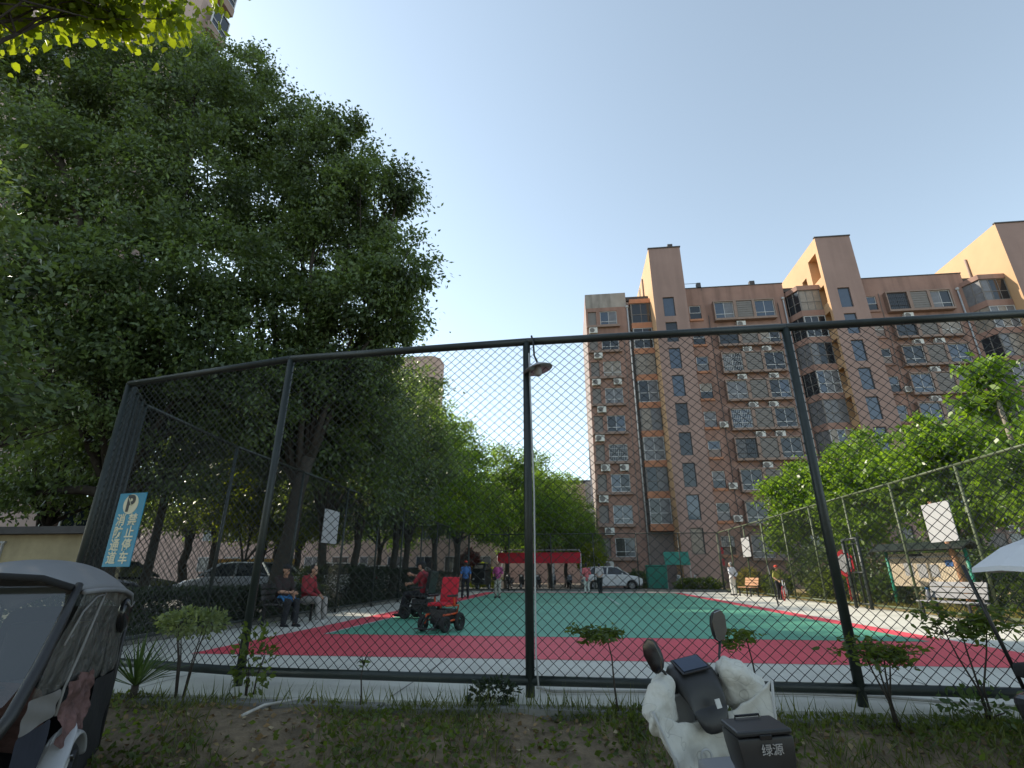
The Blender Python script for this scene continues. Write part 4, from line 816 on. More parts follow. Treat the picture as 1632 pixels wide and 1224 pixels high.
tag(link('weeds', raw_mesh('weeds', leaf_verts(np.stack([u, v, z + rng.uniform(0, 0.05, n)], 1), D, 0.05, rng, 0.65), 4, 'leaf_sapling')), 'low broad leaved weeds on the earth bank', 'weeds', kind='stuff')
for mat, n, sz, sd in (('leaf_litter', 2400, 0.05, 1), ('leaf_litter_pale', 500, 0.055, 2)):
    u, v, z = bank_pts(n, 3.0, 5.06, 0.8); D = np.stack([rng.normal(size=n), rng.normal(size=n), rng.normal(size=n) * 0.22], 1)
    tag(link('fallen_leaves', raw_mesh('fallen_leaves', leaf_verts(np.stack([u, v, z + 0.012], 1), D, sz, rng, 0.7, 0.4), 4, mat)), 'brown fallen leaves scattered on the bank' if sd == 1 else 'pale dry fallen leaves scattered on the bank', 'leaves', kind='stuff')
# tall thin grass blades along the kerb
n = 700; u = np.concatenate([rng.normal(-0.2, 1.2, n // 2), rng.uniform(-4, 5.5, n - n // 2)]); v = rng.uniform(4.86, 5.05, n); D = np.stack([rng.normal(size=n) * 0.35, rng.normal(size=n) * 0.3, np.ones(n)], 1)
tag(link('tall_grass', raw_mesh('tall_grass', leaf_verts(np.stack([u, v, np.full(n, -0.07)], 1), D, 0.22, rng, 0.035, 0.1), 4, 'grass')), 'tall thin grass blades along the kerb below the fence', 'grass', kind='stuff')
n = 14000; u = rng.uniform(9.8, 12.5, n); v = rng.uniform(12, 36, n); D = np.stack([rng.normal(size=n) * 0.5, rng.normal(size=n) * 0.5, rng.uniform(0.3, 1.2, n)], 1)
kk = (np.sin(u * 3 + v) + rng.normal(size=n) * 0.6) > 0.0
tag(link('verge_grass', raw_mesh('verge_grass', leaf_verts(np.stack([u, v, np.full(n, -0.01)], 1)[kk], D[kk], 0.20, rng, 0.12, 0.1), 4, 'grass_dry')), 'dry sunlit grass along the right fence', 'grass', kind='stuff')

# ================================================================== people
def remeshed(name, mb, vox, mat, parent=None, sm=2):
    me = mb.mesh(name); t = bpy.data.objects.new('t', me); col.objects.link(t)
    r = t.modifiers.new('r', 'REMESH'); r.mode = 'VOXEL'; r.voxel_size = vox; r.use_smooth_shade = True
    s_ = t.modifiers.new('s', 'SMOOTH'); s_.factor = 0.5; s_.iterations = sm
    out = bpy.data.meshes.new_from_object(t.evaluated_get(bpy.context.evaluated_depsgraph_get())); bpy.data.objects.remove(t); bpy.data.meshes.remove(me)
    out.name = name; out.materials.clear(); out.materials.append(M[mat]); out.polygons.foreach_set('use_smooth', [True] * len(out.polygons)); return link(name, out, parent)
STAND = dict(pel=(0, 0, .87), chest=(0, .0, 1.19), nb=(0, -.01, 1.36), head=(0, .03, 1.535), shL=(-.165, 0, 1.325), shR=(.165, 0, 1.325), elL=(-.225, -.03, 1.06), elR=(.225, -.03, 1.06), wrL=(-.225, .05, .83), wrR=(.225, .05, .83),
             hipL=(-.085, 0, .85), hipR=(.085, 0, .85), knL=(-.095, .03, .47), knR=(.095, .03, .47), anL=(-.10, -.01, .08), anR=(.10, -.01, .08), face=(0, 1, 0))
SIT = dict(pel=(0, 0, .52), chest=(0, .0, .85), nb=(0, .03, 1.02), head=(0, .08, 1.19), shL=(-.165, .01, .985), shR=(.165, .01, .985), elL=(-.22, .05, .72), elR=(.22, .05, .72), wrL=(-.10, .28, .62), wrR=(.10, .28, .62),
           hipL=(-.085, .02, .50), hipR=(.085, .02, .50), knL=(-.12, .43, .51), knR=(.12, .43, .51), anL=(-.12, .46, .08), anR=(.12, .46, .08), face=(0, 1, -.1))
def person(label, loc, rz, pose, over, shirt, pants, hair='hair_black', sleeve=0.55, cap=None, sc=1.0, long_sh=0.0, toe=(0, 1, 0)):
    J = {k: Vector(v) for k, v in {**pose, **over}.items()}; t = thing('person', label, 'person', loc, rz, 'people on the court'); t.scale = (sc,) * 3
    b = MB(); fw = J['face'].normalized(); up = Vector((0, 0, 1)); rt = fw.cross(up).normalized(); T = Vector(toe)
    b.ell(J['chest'], (.15, .105, .19)); b.ell(J['pel'], (.155, .115, .13)); b.cap(J['pel'], .115, J['chest'], .12); b.cap(J['nb'] - up * .03, .062, J['head'] - up * .06, .047)
    b.ell(J['head'] + up * .02, (.074, .09, .098)); b.ell(J['head'] - up * .055 + fw * .03, (.054, .06, .055))
    b.cap(J['head'] + fw * .085 + up * .012, .008, J['head'] + fw * .102 - up * .022, .013)
    for s_ in (-1, 1): b.ell(J['head'] + rt * .077 * s_, (.012, .018, .03))
    b.cap(J['shL'], .056, J['shR'], .056)
    for sd in 'LR':
        sh, el, wr, hp, kn, an = (J[k + sd] for k in ('sh', 'el', 'wr', 'hip', 'kn', 'an'))
        b.cap(sh, .053, el, .039); b.cap(el, .040, wr, .027); b.cap(hp, .088, kn, .056); b.cap(kn, .056, an, .038)
        fd = T.normalized(); b.cap(an - up * .035 - fd * .03, .034, an - up * .045 + fd * .15, .026)
        d = (wr - el).normalized(); side = d.cross(up); side = side.normalized() if side.length > .1 else Vector((1, 0, 0)); pn = d.cross(side).normalized(); lat = pn if abs(pn.x) < .9 else side
        palm = wr + d * .055; b.cap(wr, .025, palm, .03); b.cap(palm - lat * .02, .022, palm + lat * .02, .022)
        cur = (side if lat is pn else pn) * .018
        for k, L_ in enumerate((.060, .070, .065, .050)):
            q = palm + d * .025 + lat * (.03 - .02 * k); e1 = q + d * L_ * .55 + cur * .4; b.cap(q, .0095, e1, .0088); b.cap(e1, .0088, e1 + d * L_ * .4 + cur, .0075)
        q = palm + lat * .035 - d * .015; b.cap(q, .012, q + lat * .028 + d * .035, .0095)
    body = remeshed('body', b, .0105, 'skin', t)
    s = MB(); s.ell(J['chest'], (.172, .128, .205)); s.ell(J['pel'] + up * .02, (.172, .132, .11 + long_sh * .5)); s.cap(J['pel'] - up * long_sh, .135, J['chest'], .138); s.cap(J['shL'], .068, J['shR'], .068); s.cap(J['nb'] - up * .05, .075, J['nb'] + up * .012, .062)
    for sd in 'LR':
        sh, el, wr = J['sh' + sd], J['el' + sd], J['wr' + sd]; s.cap(sh, .069, sh + (el - sh) * min(1, sleeve * 1.6), .057)
        if sleeve > .7: s.cap(el, .056, el + (wr - el) * .85, .042)
    remeshed('shirt', s, .0125, shirt, t)
    p = MB(); p.ell(J['pel'] - up * .02, (.168, .13, .12))
    for sd in 'LR': hp, kn, an = J['hip' + sd], J['kn' + sd], J['an' + sd]; p.cap(hp, .104, kn, .074); p.cap(kn, .074, an + (kn - an) * .08, .06)
    remeshed('trousers', p, .0125, pants, t)
    for sd in 'LR':
        an = J['an' + sd]; h_ = MB(); fd = T.normalized(); h_.cap(an - up * .035 - fd * .035, .045, an - up * .042 + fd * .15, .036); remeshed('shoe', h_, .011, 'pants_black' if pants != 'pants_grey' else 'pants_white', t)
    h = MB()
    if cap:
        h.ell(J['head'] + up * .055 - fw * .005, (.09, .105, .075)); h.cap(J['head'] + up * .045 + fw * .07 - rt * .04, .012, J['head'] + up * .035 + fw * .135, .012); h.cap(J['head'] + up * .045 + fw * .07 + rt * .04, .012, J['head'] + up * .035 + fw * .135, .012); remeshed('cap', h, .009, cap, t)
        h = MB()
    h.ell(J['head'] + up * .035 - fw * .022, (.082, .088, .090)); h.ell(J['head'] - up * .02 - fw * .045, (.068, .055, .07)); remeshed('hair', h, .009, hair, t)
    for s_ in (-1, 1): MB().ell(J['head'] + fw * .083 + rt * .03 * s_ + up * .012, (.012, .008, .008), 8, 6).build('eye', 'hair_black', t, smooth=True)
    return t
SEATV = 13.0
ben = thing('park_bench', 'dark slatted bench behind the seated pair at the left fence', 'bench', (-6.55, 12.15, 0), rad(-90 + 4))
for k in range(4): MB().box((0, -0.12 + 0.11 * k, 0.43), (1.7, 0.09, 0.03)).build('seat_plank', 'roof_dark', ben)
for k in range(3): MB().box((0, -0.24 - 0.02 * k, 0.56 + 0.12 * k), (1.7, 0.025, 0.09)).build('back_plank', 'roof_dark', ben)
for sx in (-.72, .72):
    for sy in (-.2, .25): MB().bar((sx, sy, 0), (sx, sy, 0.42), 0.05).build('leg', 'black_plastic', ben)
    MB().bar((sx, -.22, .4), (sx, -.30, .86), 0.04).build('back_post', 'black_plastic', ben)
person('person in black top with blue cloth over the lap seated on the left bench', (-6.48, 11.65, -0.03), rad(-115), SIT, dict(head=(.03, .09, 1.17), wrR=(.02, .36, .70), elR=(.2, .18, .72), knL=(-.10, .42, .5), anL=(-.02, .55, .09), anR=(.16, .40, .08)), 'shirt_black', 'pants_black', cap='pants_black')
cl = MB(); n = 9; cl.loft([[(-.20 + .05 * i, .10 + .04 * j + .01 * math.sin(i), .60 + .03 * math.sin(i * 1.3 + j) - .012 * j) for i in range(n)] for j in range(8)], close=False, cap=False)
o = soft(cl.build('blue_cloth', 'cloth_blue', loc=(-6.48, 11.65, .0))); o.rotation_euler = (0, 0, rad(-115)); md = o.modifiers.new('t', 'SOLIDIFY'); md.thickness = .012; tag(o, 'folded blue cloth lying on the lap of the seated person', 'cloth')
person('person in dark red jacket and grey trousers seated at the right of the left bench', (-6.42, 12.70, -0.03), rad(-100), SIT, dict(wrL=(-.03, .36, .60), wrR=(.05, .36, .58), head=(.0, .12, 1.17)), 'shirt_darkred', 'pants_grey', sleeve=1)

def wheel(parent, c, r, w, rimmat='black_plastic', spokes=6, tw=0.05):
    """wheel turning about the local x axis: tyre and rim as parts"""
    ty = MB().torus((0, 0, 0), r - tw / 2 * 1.0, tw / 2, 'x', 26, 10, w / tw).build('tyre', 'rubber', parent, smooth=True, loc=c)
    m = MB(); ri = r - tw; m.torus((0, 0, 0), ri, tw * .22, 'x', 22, 6, 1.4); m.tube([(-w * .4, 0, 0), (w * .4, 0, 0)], r * .16, 10)
    for k in range(spokes): a_ = 2 * math.pi * k / spokes; m.bar((0, math.cos(a_) * r * .12, math.sin(a_) * r * .12), (0, math.cos(a_) * ri, math.sin(a_) * ri), r * .09, w * .3)
    m.build('rim', rimmat, ty, smooth=False); return ty
def power_chair(label, loc, rz, frame, seat, sc=1.0):
    """local +y is forward"""
    t = thing('power_wheelchair', label, 'wheelchair', loc, rz); t.scale = (sc,) * 3
    for x in (-.29, .29): wheel(t, (x, -.22, .19), .19, .10, 'black_plastic', 5, .09); wheel(t, (x, .32, .165), .165, .095, 'black_plastic', 5, .08)
    for x in (-.23, .23):
        m = MB(); m.tube([(x, -.26, .20), (x, -.20, .36), (x, .30, .34), (x, .34, .16)], .022, 8); m.tube([(x, -.20, .36), (x * 1.05, -.24, .52), (x * 1.05, .24, .52)], .018, 8); m.tube([(x * 1.2, -.18, .24), (x * 1.2, .26, .22)], .02, 8)
        m.build('frame', frame, t, smooth=True)
        MB().box((x * 1.15, .04, .72), (.06, .36, .045)).build('armrest', 'black_plastic', t, bevel=.012)
        MB().bar((x * 1.15, -.05, .50), (x * 1.15, -.02, .70), .028).build('armrest_post', frame, t)
        MB().bar((x * .75, .36, .30), (x * .75, .55, .10), .026).build('leg_rest', 'black_plastic', t); MB().box((x * .62, .60, .095), (.19, .20, .018)).build('footplate', 'black_plastic', t, bevel=.005)
    MB().box((0, -.02, .30), (.40, .46, .30)).build('battery_box', 'black_plastic', t, bevel=.02)
    soft(MB().box((0, .06, .55), (.46, .46, .085)).build('seat', seat, t, bevel=.03))
    soft(MB().box((0, -.22, .84), (.46, .06, .54), (rad(9), 0, 0)).build('backrest', seat, t, bevel=.025)); MB().box((0, -.262, .84), (.40, .03, .5), (rad(9), 0, 0)).build('backrest_shell', 'black_plastic', t)
    for x in (-.2, .2): MB().tube([(x, -.20, .5), (x, -.27, 1.08), (x, -.36, 1.12)], .014, 8).build('push_handle', 'black_plastic', t, smooth=True)
    m = MB(); m.tube([(.27, .22, .72), (.27, .27, .80)], .016, 8); m.ell((.27, .275, .82), .022); m.build('joystick', 'black_plastic', t, smooth=True); return t
power_chair('empty red power wheelchair with orange frame on the green court', tuple(on_ground(705, 1006)), rad(180 - 22), 'orange_metal', 'red_cloth', 0.90)
rc = on_ground(672, 986)
power_chair('black power wheelchair carrying the rider in red', tuple(rc), rad(78), 'black_plastic', 'black_cloth', 1.02)
person('person in dark red shirt and black cap riding the black power wheelchair', (rc.x, rc.y, 0.06), rad(78), SIT, dict(shR=(.165, .02, .985), elR=(.20, .22, .92), wrR=(.16, .44, .98), elL=(-.2, .16, .78), wrL=(-.12, .38, .76), anL=(-.12, .55, .06), anR=(.12, .55, .06)), 'shirt_darkred', 'pants_black', cap='pants_black')
P = on_ground(741, 953); person('man in blue shirt and black trousers standing near the left fence', tuple(P), rad(20), STAND, dict(knL=(-.12, .03, .47), anL=(-.14, 0, .08), knR=(.12, .03, .47), anR=(.14, 0, .08), wrL=(-.18, .14, .86)), 'shirt_blue', 'pants_black', cap='cap_red')
P = on_ground(793, 953); person('woman in pink patterned blouse and patterned trousers on the green court', tuple(P), rad(165), STAND, dict(wrL=(-.2, .12, .88), wrR=(.16, .16, .92), elR=(.23, .0, 1.08)), 'shirt_pink', 'pants_pattern', sc=.99)
m = MB().box((0, 0, 0), (.20, .10, .16)); o = m.build('handbag', 'black_cloth', bevel=.03); o.location = (P.x - .14, P.y - .16, .86); tag(o, 'small black bag held by the woman in pink patterns', 'bag')
P = on_ground(936, 946); person('woman in coral top and white trousers seen from behind', tuple(P), rad(8), STAND, dict(wrL=(-.05, .2, 1.0), wrR=(.06, .2, 1.0)), 'shirt_coral', 'pants_white', long_sh=.10, sleeve=.6)
P = on_ground(957, 946); person('person in pale top and black trousers beside the woman in coral', tuple(P), rad(-8), STAND, dict(anL=(-.05, 0, .08), anR=(.06, 0, .08), knL=(-.07, .02, .47), knR=(.07, .02, .47), wrL=(-.1, -.14, .95), wrR=(.1, -.14, .95)), 'shirt_pale', 'pants_black')
P = on_ground(1171, 949); person('white haired old man in pale clothes standing on the sunlit margin', tuple(P), rad(30), STAND, dict(wrL=(-.06, -.17, .92), wrR=(.06, -.17, .92), elL=(-.25, -.10, 1.08), elR=(.25, -.10, 1.08)), 'shirt_white', 'pants_white', hair='hair_white', sleeve=.9)

# ================================================================== things on and round the court
# bench of wooden slats beside the old man
def bench(label, loc, rz, mat, w=1.4, nb=3):
    t = thing('park_bench', label, 'bench', loc, rz)
    for k in range(4): MB().box((0, -.14 + .12 * k, .43), (w, .10, .03)).build('seat_plank', mat, t, bevel=.004)
    for k in range(nb): MB().box((0, .26 + .03 * k, .56 + .13 * k), (w, .028, .11), (rad(-12), 0, 0)).build('back_plank', mat, t, bevel=.004)
    for sx in (-w * .42, w * .42):
        for sy in (-.16, .24): MB().bar((sx, sy, -.02), (sx, sy, .415), .05).build('leg', 'black_plastic', t)
        MB().bar((sx, .24, .40), (sx, .36, .90), .04).build('back_post', 'black_plastic', t); MB().bar((sx, -.16, .40), (sx, .24, .40), .04).build('brace', 'black_plastic', t)
    return t
p = on_ground(1196, 950); bench('small wooden slatted bench in the sun by the right fence', (8.75, p.y - .4, 0), rad(-75), 'wood_plank', 1.15)
p = on_ground(1515, 980); bench('grey slatted bench below the notice board at the right fence', (8.85, on_u(1515, 965, 8.85).y, 0), rad(-78), 'plank_grey', 1.5)
bt = on_u(1480, 945, 8.9); b_ = thing('water_bottle', 'blue capped water bottle on the end of the grey bench', 'bottle', (8.85, bt.y - .05, .445))
MB().tube([(0, 0, 0), (0, 0, .02), (0, 0, .16), (0, 0, .21), (0, 0, .25)], [.05, .055, .055, .03, .026], 12).build('bottle_body', 'glass_curtain', b_, smooth=True); MB().tube([(0, 0, .25), (0, 0, .29)], .032, 12).build('cap', 'cloth_blue', b_, smooth=True)
# notice board outside the right fence: green posts, roof, cream panel
nb = thing('notice_board', 'notice board with green posts, cream panel and small dark roof', 'notice board', (11.2, 18.6, 0), rad(-70)); W = 2.6
for sx in (-W / 2, W / 2): MB().tube([(sx, 0, -.05), (sx, 0, 1.78)], .05, 10).build('post', 'post_teal', nb, smooth=True)
MB().box((0, .02, 1.18), (W - .1, .05, 1.0)).build('panel', 'board_beige', nb); MB().box((0, -.02, 1.56), (W - .1, .045, .05)).build('panel_rail', 'pipe_grey', nb)
MB().prism([(-.42, 1.80), (0, 2.02), (.42, 1.80), (.42, 1.76), (0, 1.96), (-.42, 1.76)], 'x', -W / 2 - .25, W / 2 + .25).build('roof', 'fence_green', nb)
for k, (x, z, w, h, mt) in enumerate(((.75, 1.36, .24, .18, 'shirt_blue'), (-.6, 1.2, .3, .4, 'board_white'), (-.15, 1.15, .3, .42, 'board_white'), (.25, 1.15, .26, .36, 'board_white'), (-.3, 1.63, .5, .08, 'sign_black'))): MB().box((x, -.012, z), (w, .012, h)).build('poster', mt, nb)
# red and white sign beyond the gate
rsn = thing('hexagon_sign', 'red rimmed white hexagonal sign behind the right fence', 'sign', (10.6, on_u(1345, 900, 10.6).y, 0), rad(-55)); hx = [(.42 * math.cos(k * math.pi / 3 + .52), .52 * math.sin(k * math.pi / 3 + .52)) for k in range(6)]
MB().prism([(x, z + 1.45) for x, z in hx], 'y', 0, .05).build('rim', 'red_paint', rsn); MB().prism([(x * .68, z * .68 + 1.45) for x, z in hx], 'y', -.012, -.002).build('face', 'board_white', rsn); MB().tube([(0, .03, -.1), (0, .03, 1.2)], .03, 8).build('post', 'red_paint', rsn)
# red lanterns / signs on the wall beyond the far right corner
for k, (x, y, lab) in enumerate(((1147, 877, 'upper red sign on the flats behind the far corner'), (1149, 896, 'lower red sign on the flats behind the far corner'))):
    q = on_v(x, y, 47.3); o = MB().box((0, 0, 0), (.75, .04, .55)).build('wall_sign', 'red_cloth', bevel=.01); o.location = (q.x, 47.55, q.z); tag(o, lab, 'sign')
# black leaning pole at the court's edge
q = on_ground(1241, 966); m = MB(); m.tube([(0, 0, 0), (-.14, .0, 1.35)], [.028, .022], 8); o = m.build('leaning_pole', 'black_plastic', smooth=True); o.location = (q.x, q.y, 0); tag(o, 'thin black pole leaning at the right edge of the court', 'pole')
# child in olive top with red cap by the bicycle
qb = on_u(1256, 955, 9.0)
person('child in olive top and red cap beside the bicycle at the right fence', (8.95, qb.y + .7, 0), rad(-150), STAND, dict(wrL=(-.15, .22, .95), wrR=(.2, .2, .92)), 'shirt_olive', 'pants_black', sc=.86, cap='cap_red')
bk = thing('bicycle', 'small red and white bicycle parked at the right fence', 'bicycle', (8.9, qb.y - .1, 0), rad(150))
for y, mt in ((-.42, 'rubber'), (.42, 'red_paint')):
    ty = MB().torus((0, 0, 0), .27, .02, 'x', 26, 8).build('wheel', mt, bk, smooth=True, loc=(0, y, .29)); m = MB()
    for k in range(8): a_ = k * math.pi / 4; m.bar((0, 0, 0), (0, .26 * math.cos(a_), .26 * math.sin(a_)), .006)
    m.build('spokes', 'chrome', ty)
m = MB(); m.tube([(0, -.42, .29), (0, -.02, .28), (0, .30, .60), (0, -.16, .62), (0, -.02, .28)], .018, 8); m.tube([(0, -.42, .29), (0, -.16, .62), (0, -.20, .74)], .014, 8); m.tube([(0, .42, .29), (0, .30, .62), (0, .27, .82)], .016, 8); m.build('frame', 'shirt_white', bk, smooth=True)
MB().tube([(-.25, .22, .86), (-.1, .28, .83), (.1, .28, .83), (.25, .22, .86)], .013, 8).build('handlebar', 'black_plastic', bk, smooth=True); soft(MB().box((0, -.21, .77), (.13, .24, .06)).build('saddle', 'black_plastic', bk, bevel=.02))

# ---- cars
def car(label, loc, rz, paint, suv=0.0, plate=True):
    """local +y is forward; length 4.2 m"""
    t = thing('parked_car', label, 'car', loc, rz, 'cars parked round the court'); h = suv
    low = [(-2.08, .42), (-2.10, .70), (-2.02, .98 + h * .6), (-1.3, 1.00 + h * .6), (.75, .98 + h * .5), (1.75, .84 + h * .5), (2.06, .70 + h * .3), (2.10, .45), (2.02, .28), (1.72, .26), (1.64, .50), (1.45, .64), (1.20, .66), (.98, .52), (.90, .26), (-.95, .24), (-1.02, .50), (-1.22, .64), (-1.48, .65), (-1.68, .52), (-1.76, .28), (-2.0, .3)]
    MB().prism(low, 'x', -.83, .83).build('body', paint, t, bevel=.06)
    zr = 1.44 + h; gl = [(-1.95, .98 + h * .6), (-1.45, zr - .03), (-.1, zr), (.35, zr - .04), (1.15, .97 + h * .5)]
    m = MB(); m.loft([[(sx * (.80 - (.16 if i in (1, 2, 3) else 0)), y, z) for i, (y, z) in enumerate(gl)] for sx in (-1, 1)]); m.build('cabin_glass', 'glass_dark', t)
    m = MB(); m.prism([(-1.52, zr - .04), (-1.4, zr + .012), (-.1, zr + .035), (.36, zr - .01), (.42, zr - .06)], 'x', -.645, .645); m.build('roof', paint, t, bevel=.02)
    for sx in (-1, 1):
        for a, b in (((-1.95, .98 + h * .6), (-1.45, zr - .02)), ((-.45, .99 + h * .55), (-.35, zr - .01)), ((1.13, .97 + h * .5), (.35, zr - .03))): MB().bar((sx * .805, a[0], a[1]), (sx * .648, b[0], b[1]), .07, .07).build('pillar', paint, t)
        for y in (-1.35, 1.30): wheel(t, (sx * .78, y, .31), .31, .20, 'silver', 7, .11)
        MB().box((sx * .62, 2.04, .68), (.34, .10, .14)).build('headlight', 'frame_white', t, bevel=.03); MB().box((sx * .70, -2.07, .82), (.22, .08, .22)).build('tail_light', 'red_paint', t, bevel=.02)
        MB().box((sx * .93, .62, 1.02 + h * .5), (.16, .10, .12)).build('wing_mirror', paint, t, bevel=.03); MB().box((sx * .842, .15, .78), (.012, .16, .03)).build('door_handle', 'chrome', t)
    MB().box((0, 2.10, .52), (.9, .04, .16)).build('grille', 'black_plastic', t); MB().box((0, -2.125, .60), (.44, .012, .13)).build('number_plate', 'cloth_blue', t)
    return t
car('silver car parked behind the hedge left of the fence post', (-12.0, 18.6, 0), rad(80), 'silver_paint')
car('white car parked behind the seated person in dark red', (-11.2, 24.0, 0), rad(95), 'white_paint', .08)
car('dark car parked behind the hedge left of the silver car', (-14.6, 15.6, 0), rad(-92), 'dark_paint')
q = on_v(1000, 936, 40.0); car('white hatchback parked beyond the far fence below the flats', (q.x - 1.1, 40.2, 0), rad(-82), 'white_paint', .10)
for k, (v, lab) in enumerate(((30.5, 'white car roof showing over the middle of the hedge'), (36.0, 'pale car parked at the far end of the hedge'))): car(lab, (-11.4, v, 0), rad(92), 'white_paint' if k == 0 else 'silver_paint', .05)
# black delivery tricycle seen from the front
bt = thing('black_tricycle', 'boxy black cargo tricycle parked beyond the far fence', 'tricycle', (on_v(766, 930, 38.0).x, 38.0, 0), rad(180 - 8))
MB().box((0, -.2, .82), (1.0, 1.5, .9)).build('cabin', 'black_plastic', bt, bevel=.08); m = MB(); m.prism([(-.95, 1.27), (-.95, 1.75), (.3, 1.78), (.62, 1.27)], 'x', -.5, .5); m.build('hood', 'black_plastic', bt, bevel=.06)
MB().box((0, .50, 1.53), (.62, .02, .26), (rad(32), 0, 0)).build('windscreen', 'glass_beige', bt)
for sx in (-.45, .45): wheel(bt, (sx, -.55, .26), .26, .12, 'silver', 5, .08); MB().box((sx * .8, .56, .72), (.14, .05, .10)).build('headlight', 'frame_white', bt, bevel=.02)
wheel(bt, (0, .55, .24), .24, .10, 'silver', 5, .08); MB().box((0, .57, .42), (.9, .06, .10)).build('bumper', 'chrome', bt, bevel=.02)
# bike shed with red awning
aw = thing('bike_shed', 'open bike shed with long red awning beyond the far fence', 'shed', (0, 0, 0)); a0, a1 = on_v(793, 881, 41.0), on_v(925, 882, 41.0); zt = a0.z
for u in (a0.x, (a0.x * 2 + a1.x) / 3, (a0.x + 2 * a1.x) / 3, a1.x):
    for v in (41.1, 44.0): MB().tube([(u, v, -.1), (u, v, zt + (.25 if v > 42 else 0))], .05, 8).build('post', 'pipe_grey', aw, smooth=True)
MB().box(((a0.x + a1.x) / 2, 41.0, zt - .38), (a1.x - a0.x, .03, .78)).build('awning', 'red_cloth', aw)
for k in range(9): x0 = a0.x + (a1.x - a0.x) * k / 9; w = (a1.x - a0.x) / 9; MB().box((x0 + w / 2, 42.5, zt + .26), (w - .02, 3.4, .03), (rad(4), 0, 0)).build('roof_sheet', 'louvre', aw)
# ---- parked motor scooters (far)
def moto(label, loc, rz, paint='dark_paint', src=None):
    if src is not None:
        t = copy_tree(src); t['label'] = label; t.location = loc; t.rotation_euler = (0, 0, rz); return t
    t = thing('motor_scooter', label, 'scooter', loc, rz, 'scooters parked beyond the court')
    wheel(t, (0, .62, .24), .24, .09, 'silver', 5, .08); wheel(t, (0, -.55, .24), .24, .10, 'silver', 5, .08)
    MB().prism([(-.85, .62), (-.80, .42), (-.35, .34), (-.2, .28), (.25, .28), (.30, .36), (-.1, .38), (-.18, .62), (-.5, .70)], 'x', -.14, .14).build('body', paint, t, bevel=.04)
    MB().prism([(.28, .30), (.36, .30), (.58, .62), (.46, .98), (.38, .98), (.46, .62)], 'x', -.19, .19).build('leg_shield', paint, t, bevel=.03)
    soft(MB().box((0, -.42, .76), (.27, .74, .10)).build('seat', 'black_cloth', t, bevel=.03)); MB().tube([(0, .62, .26), (0, .50, .60), (0, .40, 1.0)], .025, 8).build('fork', 'black_plastic', t, smooth=True)
    MB().tube([(-.33, .30, 1.04), (-.12, .40, 1.03), (.12, .40, 1.03), (.33, .30, 1.04)], .016, 8).build('handlebar', 'black_plastic', t, smooth=True); MB().ell((0, .50, .93), (.09, .06, .08)).build('headlight', 'frame_white', t, smooth=True)
    MB().prism([(.40, .44), (.62, .53), (.84, .44), (.80, .40), (.62, .47), (.44, .40)], 'x', -.07, .07).build('mudguard', paint, t, bevel=.01)
    for sx in (-1, 1): MB().tube([(sx * .2, .40, 1.04), (sx * .26, .42, 1.22)], .007, 6).build('mirror_stem', 'black_plastic', t); MB().ell((sx * .27, .41, 1.26), (.055, .02, .04)).build('mirror', 'black_plastic', t, smooth=True)
    return t
ms = moto('dark motor scooter at the left end under the red awning', (a0.x + .8, 42.2, 0), rad(170))
for k in range(4): moto(('dark motor scooter second from the left under the awning', 'dark motor scooter right of the middle post under the awning', 'dark motor scooter fourth under the red awning', 'dark motor scooter at the right end under the awning')[k], (a0.x + 1.9 + 1.15 * k, 42.1 + .15 * (k % 2), 0), rad(165 + 9 * k), src=ms)
q = on_v(1093, 925, 38.4); w1 = moto('white motor scooter parked under the tall flats', (q.x, 38.6, 0), rad(105), 'silver_paint'); q = on_v(1122, 922, 38.4); moto('silver motor scooter with raised shield near the far corner', (q.x, 38.9, 0), rad(60), src=w1)
# green waste container and shelter
q0, q1 = on_v(1030, 900, 41.0), on_v(1060, 900, 41.0); wc = thing('waste_bin', 'tall green waste bin below the balconies', 'bin', ((q0.x + q1.x) / 2, 41.0, 0)); MB().box((0, 0, .82), (q1.x - q0.x, .8, 1.5), None, 1.06).build('bin_body', 'bin_green', wc, bevel=.03); MB().box((0, 0, 1.63), (q1.x - q0.x + .12, .9, .1)).build('lid', 'bin_green', wc, bevel=.03)
for sx in (-.4, .4): MB().tube([(sx, -.03, .08), (sx + .08, -.03, .08)], .09, 10).build('castor', 'rubber', wc)
q0, q1 = on_v(1058, 885, 43.0), on_v(1098, 885, 43.0); sh = thing('green_canopy', 'small green canopy over the ground floor entrance of the flats', 'canopy', ((q0.x + q1.x) / 2, 43.0, 0)); MB().box((0, 0, 2.2), (q1.x - q0.x, .05, 1.1), (rad(-28), 0, 0)).build('sheet', 'bin_green', sh)
for sx in (-.9, .9): MB().tube([(sx, -.2, 0), (sx, -.2, 1.8)], .03, 8).build('post', 'pipe_grey', sh)

# ================================================================== foreground vehicles
GZ = -0.34
ctx = bpy.data.textures.new('crumple', 'CLOUDS'); ctx.noise_scale = 0.10; ctx.noise_depth = 3
def crumple(o, k=.03):
    md = o.modifiers.new('d', 'DISPLACE'); md.texture = ctx; md.strength = k; md.mid_level = .5; md.texture_coords = 'LOCAL'; return o
